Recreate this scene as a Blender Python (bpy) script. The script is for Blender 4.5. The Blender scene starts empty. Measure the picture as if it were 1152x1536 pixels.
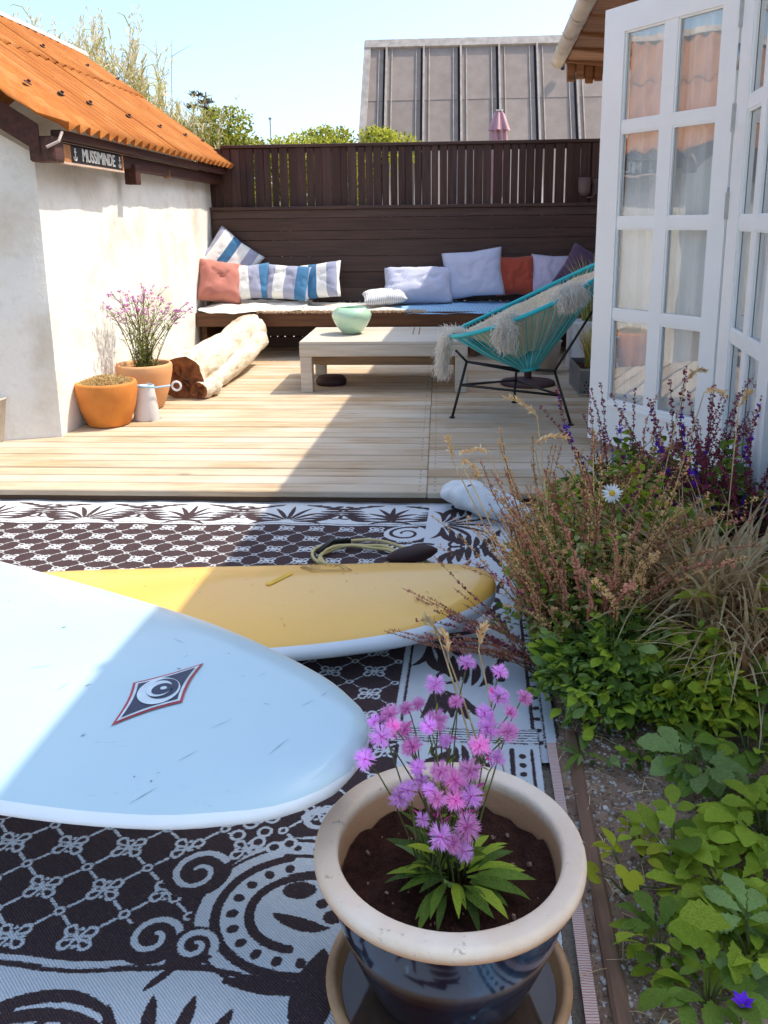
import bpy, math, random
import numpy as np
from mathutils import Vector, Matrix, Euler, noise
R = math.radians
C = bpy.context.scene.collection
scn = bpy.context.scene
rnd = random.Random(7)

# ------------------------------------------------------------------ camera
cam = bpy.data.cameras.new('camera'); co = bpy.data.objects.new('camera', cam); C.objects.link(co)
yaw, pit, roll = R(3.75), R(13.25), 0.0125
cr, sr, cp, sp, cw, sw = math.cos(roll), math.sin(roll), math.cos(pit), math.sin(pit), math.cos(yaw), math.sin(yaw)
R0 = Vector((1, 0, 0)); U0 = Vector((0, sp, cp)); F0 = Vector((0, cp, -sp))
Zr = Matrix.Rotation(yaw, 3, 'Z')
cx = Zr @ (R0*cr - U0*sr); cyv = Zr @ (U0*cr + R0*sr); cz = -(Zr @ F0)
co.matrix_world = Matrix(((cx.x, cyv.x, cz.x, 0), (cx.y, cyv.y, cz.y, 0), (cx.z, cyv.z, cz.z, 1.26), (0, 0, 0, 1)))
cam.sensor_fit = 'VERTICAL'; cam.sensor_height = 36; cam.sensor_width = 27
cam.lens = 36*1300/1536
cam.shift_y = -130/1536
cam.clip_start = 0.05; cam.clip_end = 2000
scn.camera = co
scn.render.resolution_x = 768; scn.render.resolution_y = 1024

# ------------------------------------------------------------------ light
SUN = Vector((1, .36, 1.7)).normalized()
elev = math.asin(SUN.z)
world = bpy.data.worlds.new('World'); scn.world = world; world.use_nodes = True
nt = world.node_tree; bg = nt.nodes['Background']
sky = nt.nodes.new('ShaderNodeTexSky'); sky.sky_type = 'NISHITA'; sky.sun_disc = False
sky.sun_elevation = elev; sky.sun_rotation = math.atan2(SUN.x, SUN.y)
sky.air_density = 1.0; sky.dust_density = 2.6; sky.ozone_density = 2.0
tn = nt.nodes.new('ShaderNodeMix'); tn.data_type = 'RGBA'; tn.blend_type = 'MULTIPLY'; tn.inputs[0].default_value = 1
tn.inputs[7].default_value = (.87, .94, .96, 1); nt.links.new(sky.outputs[0], tn.inputs[6]); nt.links.new(tn.outputs[2], bg.inputs[0]); bg.inputs[1].default_value = 0.15
sl = bpy.data.lights.new('sun', 'SUN'); sl.energy = 2.05; sl.angle = R(.5); sl.color = (1, .91, .76)
so = bpy.data.objects.new('sun', sl); C.objects.link(so)
so.rotation_euler = SUN.to_track_quat('Z', 'Y').to_euler(); so.location = (4, 2, 8)
scn.view_settings.view_transform = 'Standard'; scn.view_settings.look = 'None'
scn.view_settings.exposure = 1.36; scn.view_settings.gamma = 1
scn.view_settings.use_curve_mapping = False

# ------------------------------------------------------------------ materials
def lin(h):
    h = h.lstrip('#'); o = []
    for i in (0, 2, 4):
        c = int(h[i:i+2], 16)/255; o.append(c/12.92 if c <= .04045 else ((c+.055)/1.055)**2.4)
    return tuple(o)+(1,)
def rgb(*a): return tuple(a)+(1,)
class NB:
    def __init__(s, name):
        s.m = bpy.data.materials.new(name); s.m.use_nodes = True; s.t = s.m.node_tree; s.n = s.t.nodes; s.l = s.t.links
        s.b = s.n['Principled BSDF']; s.out = s.n['Material Output']
    def new(s, t, **k):
        o = s.n.new(t)
        for a, b in k.items(): setattr(o, a, b)
        return o
    def coords(s, scale=(1, 1, 1), which='Object', randomize=True):
        tc = s.new('ShaderNodeTexCoord'); mp = s.new('ShaderNodeMapping'); mp.inputs['Scale'].default_value = scale
        if randomize:
            oi = s.new('ShaderNodeObjectInfo'); mu = s.new('ShaderNodeVectorMath', operation='SCALE'); cb = s.new('ShaderNodeCombineXYZ')
            for i in range(3): s.l.new(oi.outputs['Random'], cb.inputs[i])
            mu.inputs['Scale'].default_value = 37.0; s.l.new(cb.outputs[0], mu.inputs[0])
            ad = s.new('ShaderNodeVectorMath', operation='ADD'); s.l.new(tc.outputs[which], ad.inputs[0]); s.l.new(mu.outputs[0], ad.inputs[1])
            s.l.new(ad.outputs[0], mp.inputs[0])
        else: s.l.new(tc.outputs[which], mp.inputs[0])
        return mp.outputs[0]
    def noise(s, vec, sc, det=4, rough=.55):
        n = s.new('ShaderNodeTexNoise'); n.inputs['Scale'].default_value = sc; n.inputs['Detail'].default_value = det; n.inputs['Roughness'].default_value = rough
        s.l.new(vec, n.inputs['Vector']); return n.outputs['Fac']
    def ramp(s, fac, stops):
        r = s.new('ShaderNodeValToRGB'); e = r.color_ramp.elements
        while len(e) < len(stops): e.new(.5)
        for el, (p, c) in zip(e, stops): el.position = p; el.color = c
        s.l.new(fac, r.inputs[0]); return r.outputs[0]
    def mix(s, fac, a, b, mode='MIX'):
        m = s.new('ShaderNodeMix', data_type='RGBA', blend_type=mode)
        for sock, v in ((m.inputs[0], fac), (m.inputs[6], a), (m.inputs[7], b)):
            if isinstance(v, (int, float)): sock.default_value = v
            elif isinstance(v, tuple): sock.default_value = v
            else: s.l.new(v, sock)
        return m.outputs[2]
    def math(s, op, a, b=0.0, c=None):
        m = s.new('ShaderNodeMath', operation=op)
        for i, v in enumerate((a, b) if c is None else (a, b, c)):
            if isinstance(v, (int, float)): m.inputs[i].default_value = v
            else: s.l.new(v, m.inputs[i])
        return m.outputs[0]
    def bump(s, h, strength=.3, dist=.01):
        b = s.new('ShaderNodeBump'); b.inputs['Strength'].default_value = strength; b.inputs['Distance'].default_value = dist
        s.l.new(h, b.inputs['Height']); s.l.new(b.outputs[0], s.b.inputs['Normal'])
    def col(s, c):
        if isinstance(c, tuple): s.b.inputs['Base Color'].default_value = c
        else: s.l.new(c, s.b.inputs['Base Color'])
    def set(s, rough=.6, metal=0, spec=.5, coat=0):
        s.b.inputs['Roughness'].default_value = rough; s.b.inputs['Metallic'].default_value = metal
        s.b.inputs['Specular IOR Level'].default_value = spec; s.b.inputs['Coat Weight'].default_value = coat; s.b.inputs['Coat Roughness'].default_value = .08
        return s
def simple(name, c1, c2=None, sc=8, rough=.6, metal=0, spec=.4, coat=0, bump=.15, bsc=60, bdist=.003, stretch=(1, 1, 1), objvar=.12, rnd_=True):
    """two-tone noise colour, fine bump, per-object brightness variation"""
    s = NB(name).set(rough, metal, spec, coat); c2 = c2 or tuple(x*.75 for x in c1[:3])+(1,)
    v = s.coords(stretch, randomize=rnd_); f = s.noise(v, sc, 5)
    c = s.ramp(f, [(.3, c2), (.68, c1)])
    if objvar:
        oi = s.new('ShaderNodeObjectInfo'); h = s.new('ShaderNodeHueSaturation')
        s.l.new(s.math('MULTIPLY_ADD', oi.outputs['Random'], 2*objvar, 1-objvar), h.inputs['Value']); s.l.new(c, h.inputs['Color']); c = h.outputs[0]
    s.col(c)
    if bump: s.bump(s.noise(v, bsc, 4), bump, bdist)
    return s.m
def wood(name, light, dark, axis='X', rough=.7, sc=6, var=.18, grey=None, bump=.35, spec=.3):
    s = NB(name).set(rough, spec=spec)
    st = {'X': (.06, 1, 1), 'Y': (1, .06, 1), 'Z': (1, 1, .06)}[axis]
    v = s.coords(st); f1 = s.noise(v, sc*6, 6, .65); f2 = s.noise(v, sc*1.2, 3)
    c = s.ramp(f1, [(.32, dark), (.62, light)])
    c = s.mix(s.math('MULTIPLY', f2, .5), c, tuple(x*.55 for x in light[:3])+(1,))
    if grey:
        v2 = s.coords((.5, .5, .5)); c = s.mix(s.ramp(s.noise(v2, 3, 4), [(.4, rgb(0, 0, 0)), (.65, rgb(1, 1, 1))]), c, grey)
    # knots
    vk = s.coords({'X': (.35, 1, 1), 'Y': (1, .35, 1), 'Z': (1, 1, .35)}[axis]); vo = s.new('ShaderNodeTexVoronoi'); vo.inputs['Scale'].default_value = 5
    s.l.new(vk, vo.inputs['Vector']); kn = s.ramp(vo.outputs['Distance'], [(.03, rgb(1, 1, 1)), (.09, rgb(0, 0, 0))])
    c = s.mix(s.math('MULTIPLY', kn, .6), c, tuple(x*.6 for x in dark[:3])+(1,))
    oi = s.new('ShaderNodeObjectInfo'); h = s.new('ShaderNodeHueSaturation')
    s.l.new(s.math('MULTIPLY_ADD', oi.outputs['Random'], 2*var, 1-var), h.inputs['Value'])
    s.l.new(s.math('MULTIPLY_ADD', oi.outputs['Random'], -.25, 1.1), h.inputs['Saturation'])
    s.l.new(c, h.inputs['Color']); s.col(h.outputs[0]); s.bump(f1, bump, .004); return s.m
def leafmat(name, c1, c2, trans=.4, rough=.55):
    s = NB(name).set(rough, spec=.18); v = s.coords(); f = s.noise(v, 18, 3); c = s.ramp(f, [(.3, c2), (.7, c1)])
    oi = s.new('ShaderNodeObjectInfo'); h = s.new('ShaderNodeHueSaturation')
    s.l.new(s.math('MULTIPLY_ADD', oi.outputs['Random'], .5, .75), h.inputs['Value']); s.l.new(c, h.inputs['Color']); c = h.outputs[0]
    vo = s.new('ShaderNodeTexVoronoi'); vo.feature = 'DISTANCE_TO_EDGE'; vo.inputs['Scale'].default_value = 9; s.l.new(s.coords((1, 2.2, 1)), vo.inputs['Vector']); c = s.mix(s.ramp(vo.outputs['Distance'], [(.0, rgb(.45, .45, .45)), (.05, rgb(0, 0, 0))]), c, tuple(min(1, x*1.5+.02) for x in c1[:3])+(1,)); s.col(c); s.bump(s.noise(v, 90, 2), .25, .002)
    tr = s.new('ShaderNodeBsdfTranslucent'); s.l.new(c, tr.inputs[0]); mx = s.new('ShaderNodeMixShader'); mx.inputs[0].default_value = trans
    s.l.new(s.b.outputs[0], mx.inputs[1]); s.l.new(tr.outputs[0], mx.inputs[2]); s.l.new(mx.outputs[0], s.out.inputs[0]); return s.m

M = {}
def plaster():
    s = NB('plaster').set(.9, spec=.2); v = s.coords(randomize=False)
    f = s.noise(v, 2.2, 6, .6); g = s.noise(v, 14, 5, .6)
    c = s.ramp(f, [(.34, rgb(.66, .6, .5)), (.5, rgb(.80, .77, .70)), (.7, rgb(.84, .82, .77))])
    c = s.mix(s.ramp(g, [(.3, rgb(.35, .35, .35)), (.45, rgb(0, 0, 0))]), c, rgb(.62, .56, .48))
    s.col(c); s.bump(s.math('ADD', s.noise(v, 5, 4), s.math('MULTIPLY', s.noise(v, 45, 4), .35)), .55, .02); return s.m
M['plaster'] = plaster()
def corr():
    s = NB('orange_fibre_cement').set(.85, spec=.2); v = s.coords(); f = s.noise(v, 3, 5, .6); g = s.noise(v, 26, 4, .6); v3 = s.coords((.5, 6, .5)); st = s.noise(v3, 4, 3)
    c = s.ramp(f, [(.3, rgb(.30, .088, .018)), (.55, rgb(.38, .13, .026)), (.75, rgb(.45, .19, .06))])
    c = s.mix(s.ramp(g, [(.26, rgb(.9, .9, .9)), (.36, rgb(0, 0, 0))]), c, rgb(.12, .05, .03))
    c = s.mix(s.math('MULTIPLY', s.ramp(st, [(.5, rgb(0, 0, 0)), (.7, rgb(1, 1, 1))]), .35), c, rgb(.50, .24, .09))
    s.col(c); s.bump(g, .35, .004); return s.m
M['corr'] = corr()
M['ridge'] = simple('pale_ridge_cap', rgb(.62, .52, .45), rgb(.4, .3, .25), 9, .85)
M['darkwood'] = wood('dark_stained_wood', rgb(.085, .034, .022), rgb(.03, .012, .010), 'Z', .55, var=.3, spec=.35)
M['darkwoodx'] = wood('dark_stained_boards', rgb(.092, .042, .028), rgb(.04, .018, .013), 'X', .5, var=.25, spec=.4)
M['fascia'] = wood('brown_fascia_wood', rgb(.10, .035, .022), rgb(.03, .012, .01), 'Y', .6, var=.15)
M['deck'] = wood('bleached_deck_wood', rgb(.66, .48, .30), rgb(.34, .21, .11), 'X', .75, var=.1, grey=rgb(.56, .46, .34), bump=.4)
M['deckunder'] = simple('shadowed_joist', rgb(.09, .05, .03), None, 8, .9)  # base colour kept dark to deepen the shade in the board gaps
M['table'] = wood('whitewashed_wood', rgb(.66, .58, .47), rgb(.50, .42, .32), 'X', .6, var=.08)
M['tabledark'] = wood('brown_shelf_wood', rgb(.40, .24, .12), rgb(.22, .12, .06), 'X', .6, var=.1)
M['benchwood'] = wood('bench_wood', rgb(.17, .075, .035), rgb(.08, .035, .018), 'X', .5, var=.1)
M['whitepaint'] = simple('white_paint', rgb(.86, .85, .82), rgb(.82, .81, .78), 5, .35, spec=.5, bump=.08, bsc=30, objvar=.02)
M['steel'] = simple('dull_steel', rgb(.5, .5, .48), None, 20, .4, .8)
M['black'] = simple('black_metal', rgb(.02, .018, .018), None, 20, .4, .3, spec=.5)
M['gutter'] = simple('off_white_gutter', rgb(.70, .62, .52), rgb(.52, .42, .33), 6, .5)
M['soffit'] = wood('weathered_soffit', rgb(.36, .17, .08), rgb(.17, .07, .035), 'X', .8, var=.2)
M['felt'] = simple('grey_roof_felt', rgb(.34, .275, .235), rgb(.28, .225, .19), 6, .95, spec=.1, bump=.5, bsc=120, bdist=.006, objvar=.06)
M['feltlight'] = simple('pale_roof_trim', rgb(.48, .42, .37), rgb(.32, .27, .24), 10, .9, objvar=.04)
M['feltdark'] = simple('dark_shadow_and_vent', rgb(.03, .02, .025), None, 7, .9)
M['pink'] = simple('faded_pink_canvas', rgb(.62, .36, .38), rgb(.5, .27, .3), 9, .85)
M['terra'] = simple('orange_terracotta', rgb(.70, .26, .045), rgb(.52, .17, .03), 6, .75, bump=.2, objvar=.03)
M['terra2'] = simple('terracotta', rgb(.66, .30, .12), rgb(.62, .36, .18), 5, .8, bump=.2, objvar=.03)
M['lime'] = simple('white_plastic', rgb(.75, .73, .74), rgb(.68, .66, .66), 5, .4, objvar=.02)
M['potclay'] = simple('pale_clay_pot', rgb(.62, .55, .46), rgb(.5, .43, .35), 8, .8)
M['soil'] = None
def soil(name, a, b, sc=30):
    s = NB(name).set(.95, spec=.1); v = s.coords(randomize=False); f = s.noise(v, sc, 8, .7); g = s.noise(v, 4, 4)
    c = s.ramp(f, [(.3, b), (.65, a)]); c = s.mix(s.ramp(g, [(.4, rgb(0, 0, 0)), (.7, rgb(.6, .6, .6))]), c, tuple(x*1.5 for x in a[:3])+(1,))
    vo = s.new('ShaderNodeTexVoronoi'); vo.inputs['Scale'].default_value = sc*4; s.l.new(v, vo.inputs['Vector'])
    s.col(c); s.bump(s.math('ADD', f, s.math('MULTIPLY', vo.outputs['Distance'], .5)), .9, .012); return s.m
M['soil'] = soil('garden_soil', rgb(.42, .28, .19), rgb(.18, .10, .065))
M['potsoil'] = soil('dark_potting_soil', rgb(.075, .03, .02), rgb(.018, .008, .006), 45)
M['ground'] = soil('sandy_ground', rgb(.50, .44, .34), rgb(.34, .29, .2), 8)
M['paving'] = soil('gravel_paving', rgb(.40, .33, .26), rgb(.2, .15, .11), 40)
M['pebble'] = simple('pale_pebble', rgb(.74, .68, .60), rgb(.5, .43, .36), 20, .8, objvar=.25)
M['pebbleb'] = simple('brown_pebble', rgb(.3, .19, .13), rgb(.2, .12, .08), 20, .8, objvar=.25)
M['jade'] = simple('pale_green_glaze', rgb(.42, .62, .44), rgb(.50, .68, .50), 3, .18, spec=.6, coat=.4, bump=.05, objvar=.0)
M['turq'] = simple('turquoise_cord', rgb(.03, .50, .52), rgb(.02, .42, .46), 9, .4, objvar=.06, bump=0)
M['turqpale'] = simple('pale_turquoise_cord', rgb(.35, .62, .58), rgb(.3, .55, .5), 9, .4, objvar=.1, bump=0)
M['fur'] = simple('cream_fur', rgb(.92, .89, .82), rgb(.86, .80, .70), 14, .9, spec=.1, objvar=0, bump=0)
M['fur'] = leafmat('cream_fur_hair', rgb(.96, .92, .84), rgb(.90, .84, .74), .5, .9)
M['furtan'] = simple('tan_fur', rgb(.62, .40, .20), rgb(.55, .34, .17), 14, .9, spec=.15, objvar=0, bump=0)
M['hide'] = simple('suede_hide', rgb(.78, .66, .48), rgb(.66, .52, .34), 5, .95, spec=.1, objvar=0)
M['galv'] = simple('galvanised_metal', rgb(.30, .30, .31), rgb(.2, .2, .21), 12, .45, .6)
M['terrarope'] = simple('blue_rope', rgb(.35, .55, .72), None, 30, .8)
M['maroon_base'] = simple('dark_umbrella_base', rgb(.07, .03, .03), None, 8, .7)
def driftwood():
    s = NB('driftwood').set(.85, spec=.15); v = s.coords((1, .25, 1), randomize=False); f = s.noise(v, 12, 7, .65); g = s.noise(s.coords(randomize=False), 5, 4)
    c = s.ramp(f, [(.32, rgb(.34, .22, .13)), (.44, rgb(.62, .52, .40)), (.7, rgb(.74, .68, .58))])
    c = s.mix(s.ramp(g, [(.60, rgb(0, 0, 0)), (.72, rgb(.7, .7, .7))]), c, rgb(.46, .29, .15))
    s.col(c); s.bump(f, 1.0, .03); return s.m
M['drift'] = driftwood()
M['driftend'] = simple('rotten_wood_end', rgb(.34, .13, .045), rgb(.12, .045, .02), 16, .9, bump=.9, bsc=40, bdist=.015)
M['bleached'] = simple('bleached_white_wood', rgb(.74, .74, .72), rgb(.55, .55, .54), 14, .8, bump=.6, bsc=40, bdist=.006)
def glass(name, fac):
    s = NB(name); g = s.new('ShaderNodeBsdfGlossy'); g.inputs['Roughness'].default_value = .012
    v = s.coords(); n = s.noise(v, 2.2, 2); b = s.new('ShaderNodeBump'); b.inputs['Strength'].default_value = .12; b.inputs['Distance'].default_value = .02
    s.l.new(n, b.inputs['Height']); s.l.new(b.outputs[0], g.inputs['Normal'])
    t = s.new('ShaderNodeBsdfTransparent'); t.inputs[0].default_value = rgb(.93, .95, .95); mx = s.new('ShaderNodeMixShader'); fr = s.new('ShaderNodeLayerWeight'); fr.inputs[0].default_value = .5
    mm = s.math('MINIMUM', s.math('ADD', s.math('MULTIPLY', s.math('POWER', fr.outputs['Facing'], 3.0), .9), fac), .95)
    s.l.new(mm, mx.inputs[0]); s.l.new(t.outputs[0], mx.inputs[1]); s.l.new(g.outputs[0], mx.inputs[2]); s.l.new(mx.outputs[0], s.out.inputs[0]); return s.m
M['glass'] = glass('window_glass', .24)
def sheer():
    s = NB('sheer_curtain').set(.9, spec=.1); s.col(rgb(.90, .90, .88)); t = s.new('ShaderNodeBsdfTransparent'); tl = s.new('ShaderNodeBsdfTranslucent'); tl.inputs[0].default_value = rgb(.78, .79, .8)
    m1 = s.new('ShaderNodeMixShader'); m1.inputs[0].default_value = .12; s.l.new(s.b.outputs[0], m1.inputs[1]); s.l.new(tl.outputs[0], m1.inputs[2])
    m2 = s.new('ShaderNodeMixShader'); m2.inputs[0].default_value = .06; s.l.new(m1.outputs[0], m2.inputs[1]); s.l.new(t.outputs[0], m2.inputs[2]); s.l.new(m2.outputs[0], s.out.inputs[0]); return s.m
M['sheer'] = sheer()
M['room'] = simple('dim_room', rgb(.62, .58, .54), None, 3, .9, objvar=0)
def fabric(name, c1, c2, sc=5, weave=420):
    s = NB(name).set(.9, spec=.12); v = s.coords(); c = s.ramp(s.noise(v, sc, 4), [(.3, c2), (.7, c1)]); s.col(c)
    w = s.new('ShaderNodeTexWave'); w.inputs['Scale'].default_value = weave; s.l.new(v, w.inputs['Vector'])
    s.bump(s.math('ADD', s.noise(v, 30, 4), s.math('MULTIPLY', w.outputs['Fac'], .08)), .35, .008)
    s.b.inputs['Sheen Weight'].default_value = .2; return s.m
M['blanket'] = fabric('cream_blanket', rgb(.78, .74, .66), rgb(.70, .65, .56))
M['fringe'] = fabric('tan_fringe', rgb(.62, .46, .30), rgb(.5, .33, .2), 30)
M['pinkfab'] = fabric('dusty_pink_linen', rgb(.50, .20, .16), rgb(.42, .155, .12))
M['lavender'] = fabric('pale_lavender_linen', rgb(.60, .60, .72), rgb(.52, .54, .68))
M['lilac'] = fabric('pale_lilac_linen', rgb(.58, .52, .64), rgb(.5, .44, .56))
M['redfab'] = fabric('brick_red_linen', rgb(.46, .085, .045), rgb(.38, .06, .035))
M['plum'] = fabric('dark_plum_linen', rgb(.12, .07, .12), rgb(.09, .05, .09))
def stripefab(name, cols, n, axis=0, soft=.0):
    s = NB(name).set(.9, spec=.12); tc = s.new('ShaderNodeTexCoord'); sx = s.new('ShaderNodeSeparateXYZ'); s.l.new(tc.outputs['Object'], sx.inputs[0])
    wv = s.noise(s.coords(), 4, 2); x = s.math('ADD', sx.outputs[axis], s.math('MULTIPLY', wv, .02))
    k = s.math('FRACT', s.math('MULTIPLY_ADD', x, n, .5+50)); r = s.new('ShaderNodeValToRGB'); r.color_ramp.interpolation = 'CONSTANT'; e = r.color_ramp.elements
    while len(e) < len(cols): e.new(.5)
    for el, (p, c) in zip(e, cols): el.position = p; el.color = c
    s.l.new(k, r.inputs[0]); c = r.outputs[0]; s.col(c)
    v = s.coords(); s.bump(s.noise(v, 30, 4), .35, .008); s.b.inputs['Sheen Weight'].default_value = .2; return s.m
W_, B_, G_, L_ = rgb(.78, .77, .74), rgb(.055, .17, .32), rgb(.34, .35, .46), rgb(.30, .45, .60)
M['stripeA'] = stripefab('blue_white_stripes', [(0, W_), (.27, B_), (.5, W_), (.76, G_)], 2.6)
M['stripeB'] = stripefab('grey_white_blue_stripes', [(0, G_), (.25, W_), (.5, G_), (.75, B_)], 2.4)
M['finestripe'] = stripefab('fine_grey_stripes', [(0, W_), (.5, rgb(.45, .46, .5))], 60)
def checkfab():
    s = NB('blue_checked_blanket').set(.9, spec=.1); v = s.coords((1, 1, 1), randomize=False); ck = s.new('ShaderNodeTexChecker'); ck.inputs['Scale'].default_value = 70
    s.l.new(v, ck.inputs[0]); ck.inputs[1].default_value = rgb(.20, .40, .62); ck.inputs[2].default_value = rgb(.40, .58, .74); s.col(ck.outputs[0]); s.bump(s.noise(v, 40, 3), .4, .006); return s.m
M['check'] = checkfab()
# foliage
M['hedge'] = leafmat('bush_leaf', rgb(.46, .46, .05), rgb(.30, .34, .035)); M['hedge2'] = leafmat('bush_leaf_pale', rgb(.60, .55, .10), rgb(.45, .43, .06)); M['hedge3'] = leafmat('bush_leaf_dark', rgb(.16, .19, .03), rgb(.09, .12, .02))
M['pine'] = leafmat('conifer_needle', rgb(.075, .075, .035), rgb(.035, .035, .02), .1); M['bark'] = simple('bark', rgb(.13, .08, .05), None, 20, .95)
M['reed'] = leafmat('reed_blade', rgb(.50, .46, .18), rgb(.34, .34, .10), .3); M['reed2'] = leafmat('reed_plume', rgb(.74, .64, .40), rgb(.58, .48, .27), .4)
M['g1'] = leafmat('mid_green_leaf', rgb(.20, .29, .035), rgb(.12, .20, .025)); M['g2'] = leafmat('bright_green_leaf', rgb(.40, .48, .045), rgb(.27, .37, .03)); M['g3'] = leafmat('dark_green_leaf', rgb(.11, .17, .03), rgb(.065, .11, .02))
M['sage'] = leafmat('grey_green_leaf', rgb(.28, .37, .12), rgb(.19, .28, .07)); M['yl'] = leafmat('yellow_green_leaf', rgb(.48, .48, .03), rgb(.36, .38, .03))
M['straw'] = leafmat('dry_straw', rgb(.86, .62, .34), rgb(.72, .48, .24), .5, .7); M['straw2'] = leafmat('pale_straw', rgb(.93, .74, .44), rgb(.84, .62, .34), .5, .7); M['straw3'] = leafmat('brown_straw', rgb(.50, .28, .15), rgb(.36, .18, .09), .4, .8)
M['rust'] = leafmat('rust_seedhead', rgb(.60, .27, .17), rgb(.46, .16, .10), .2, .8); M['maroon'] = leafmat('maroon_spike', rgb(.34, .06, .10), rgb(.22, .035, .06), .2, .8)
M['ochre'] = leafmat('ochre_seedhead', rgb(.76, .48, .22), rgb(.62, .33, .13), .2, .8)
M['violet'] = leafmat('violet_petal', rgb(.18, .03, .60), rgb(.13, .02, .5), .3); M['magenta'] = leafmat('magenta_petal', rgb(.40, .03, .20), rgb(.3, .02, .15), .3)
M['pinkpetal'] = leafmat('pink_petal', rgb(.97, .46, .80), rgb(.92, .34, .70), .35, .6); M['pinkpetal2'] = leafmat('mauve_petal', rgb(.94, .52, .93), rgb(.88, .42, .86), .35, .6); M['pinkcore'] = leafmat('pink_core', rgb(.75, .10, .42), rgb(.65, .06, .34), .2)
M['mauve'] = leafmat('mauve_petal_small', rgb(.58, .18, .58), rgb(.48, .12, .46), .3)
M['daisy'] = leafmat('white_petal', rgb(.85, .85, .80), rgb(.78, .78, .74), .3); M['daisyc'] = simple('yellow_disc', rgb(.75, .42, .03), None, 40, .8)
M['stem'] = leafmat('green_stem', rgb(.12, .13, .035), rgb(.08, .085, .03), .1); M['stemb'] = leafmat('brown_stem', rgb(.22, .13, .06), rgb(.15, .08, .04), .1)

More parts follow.
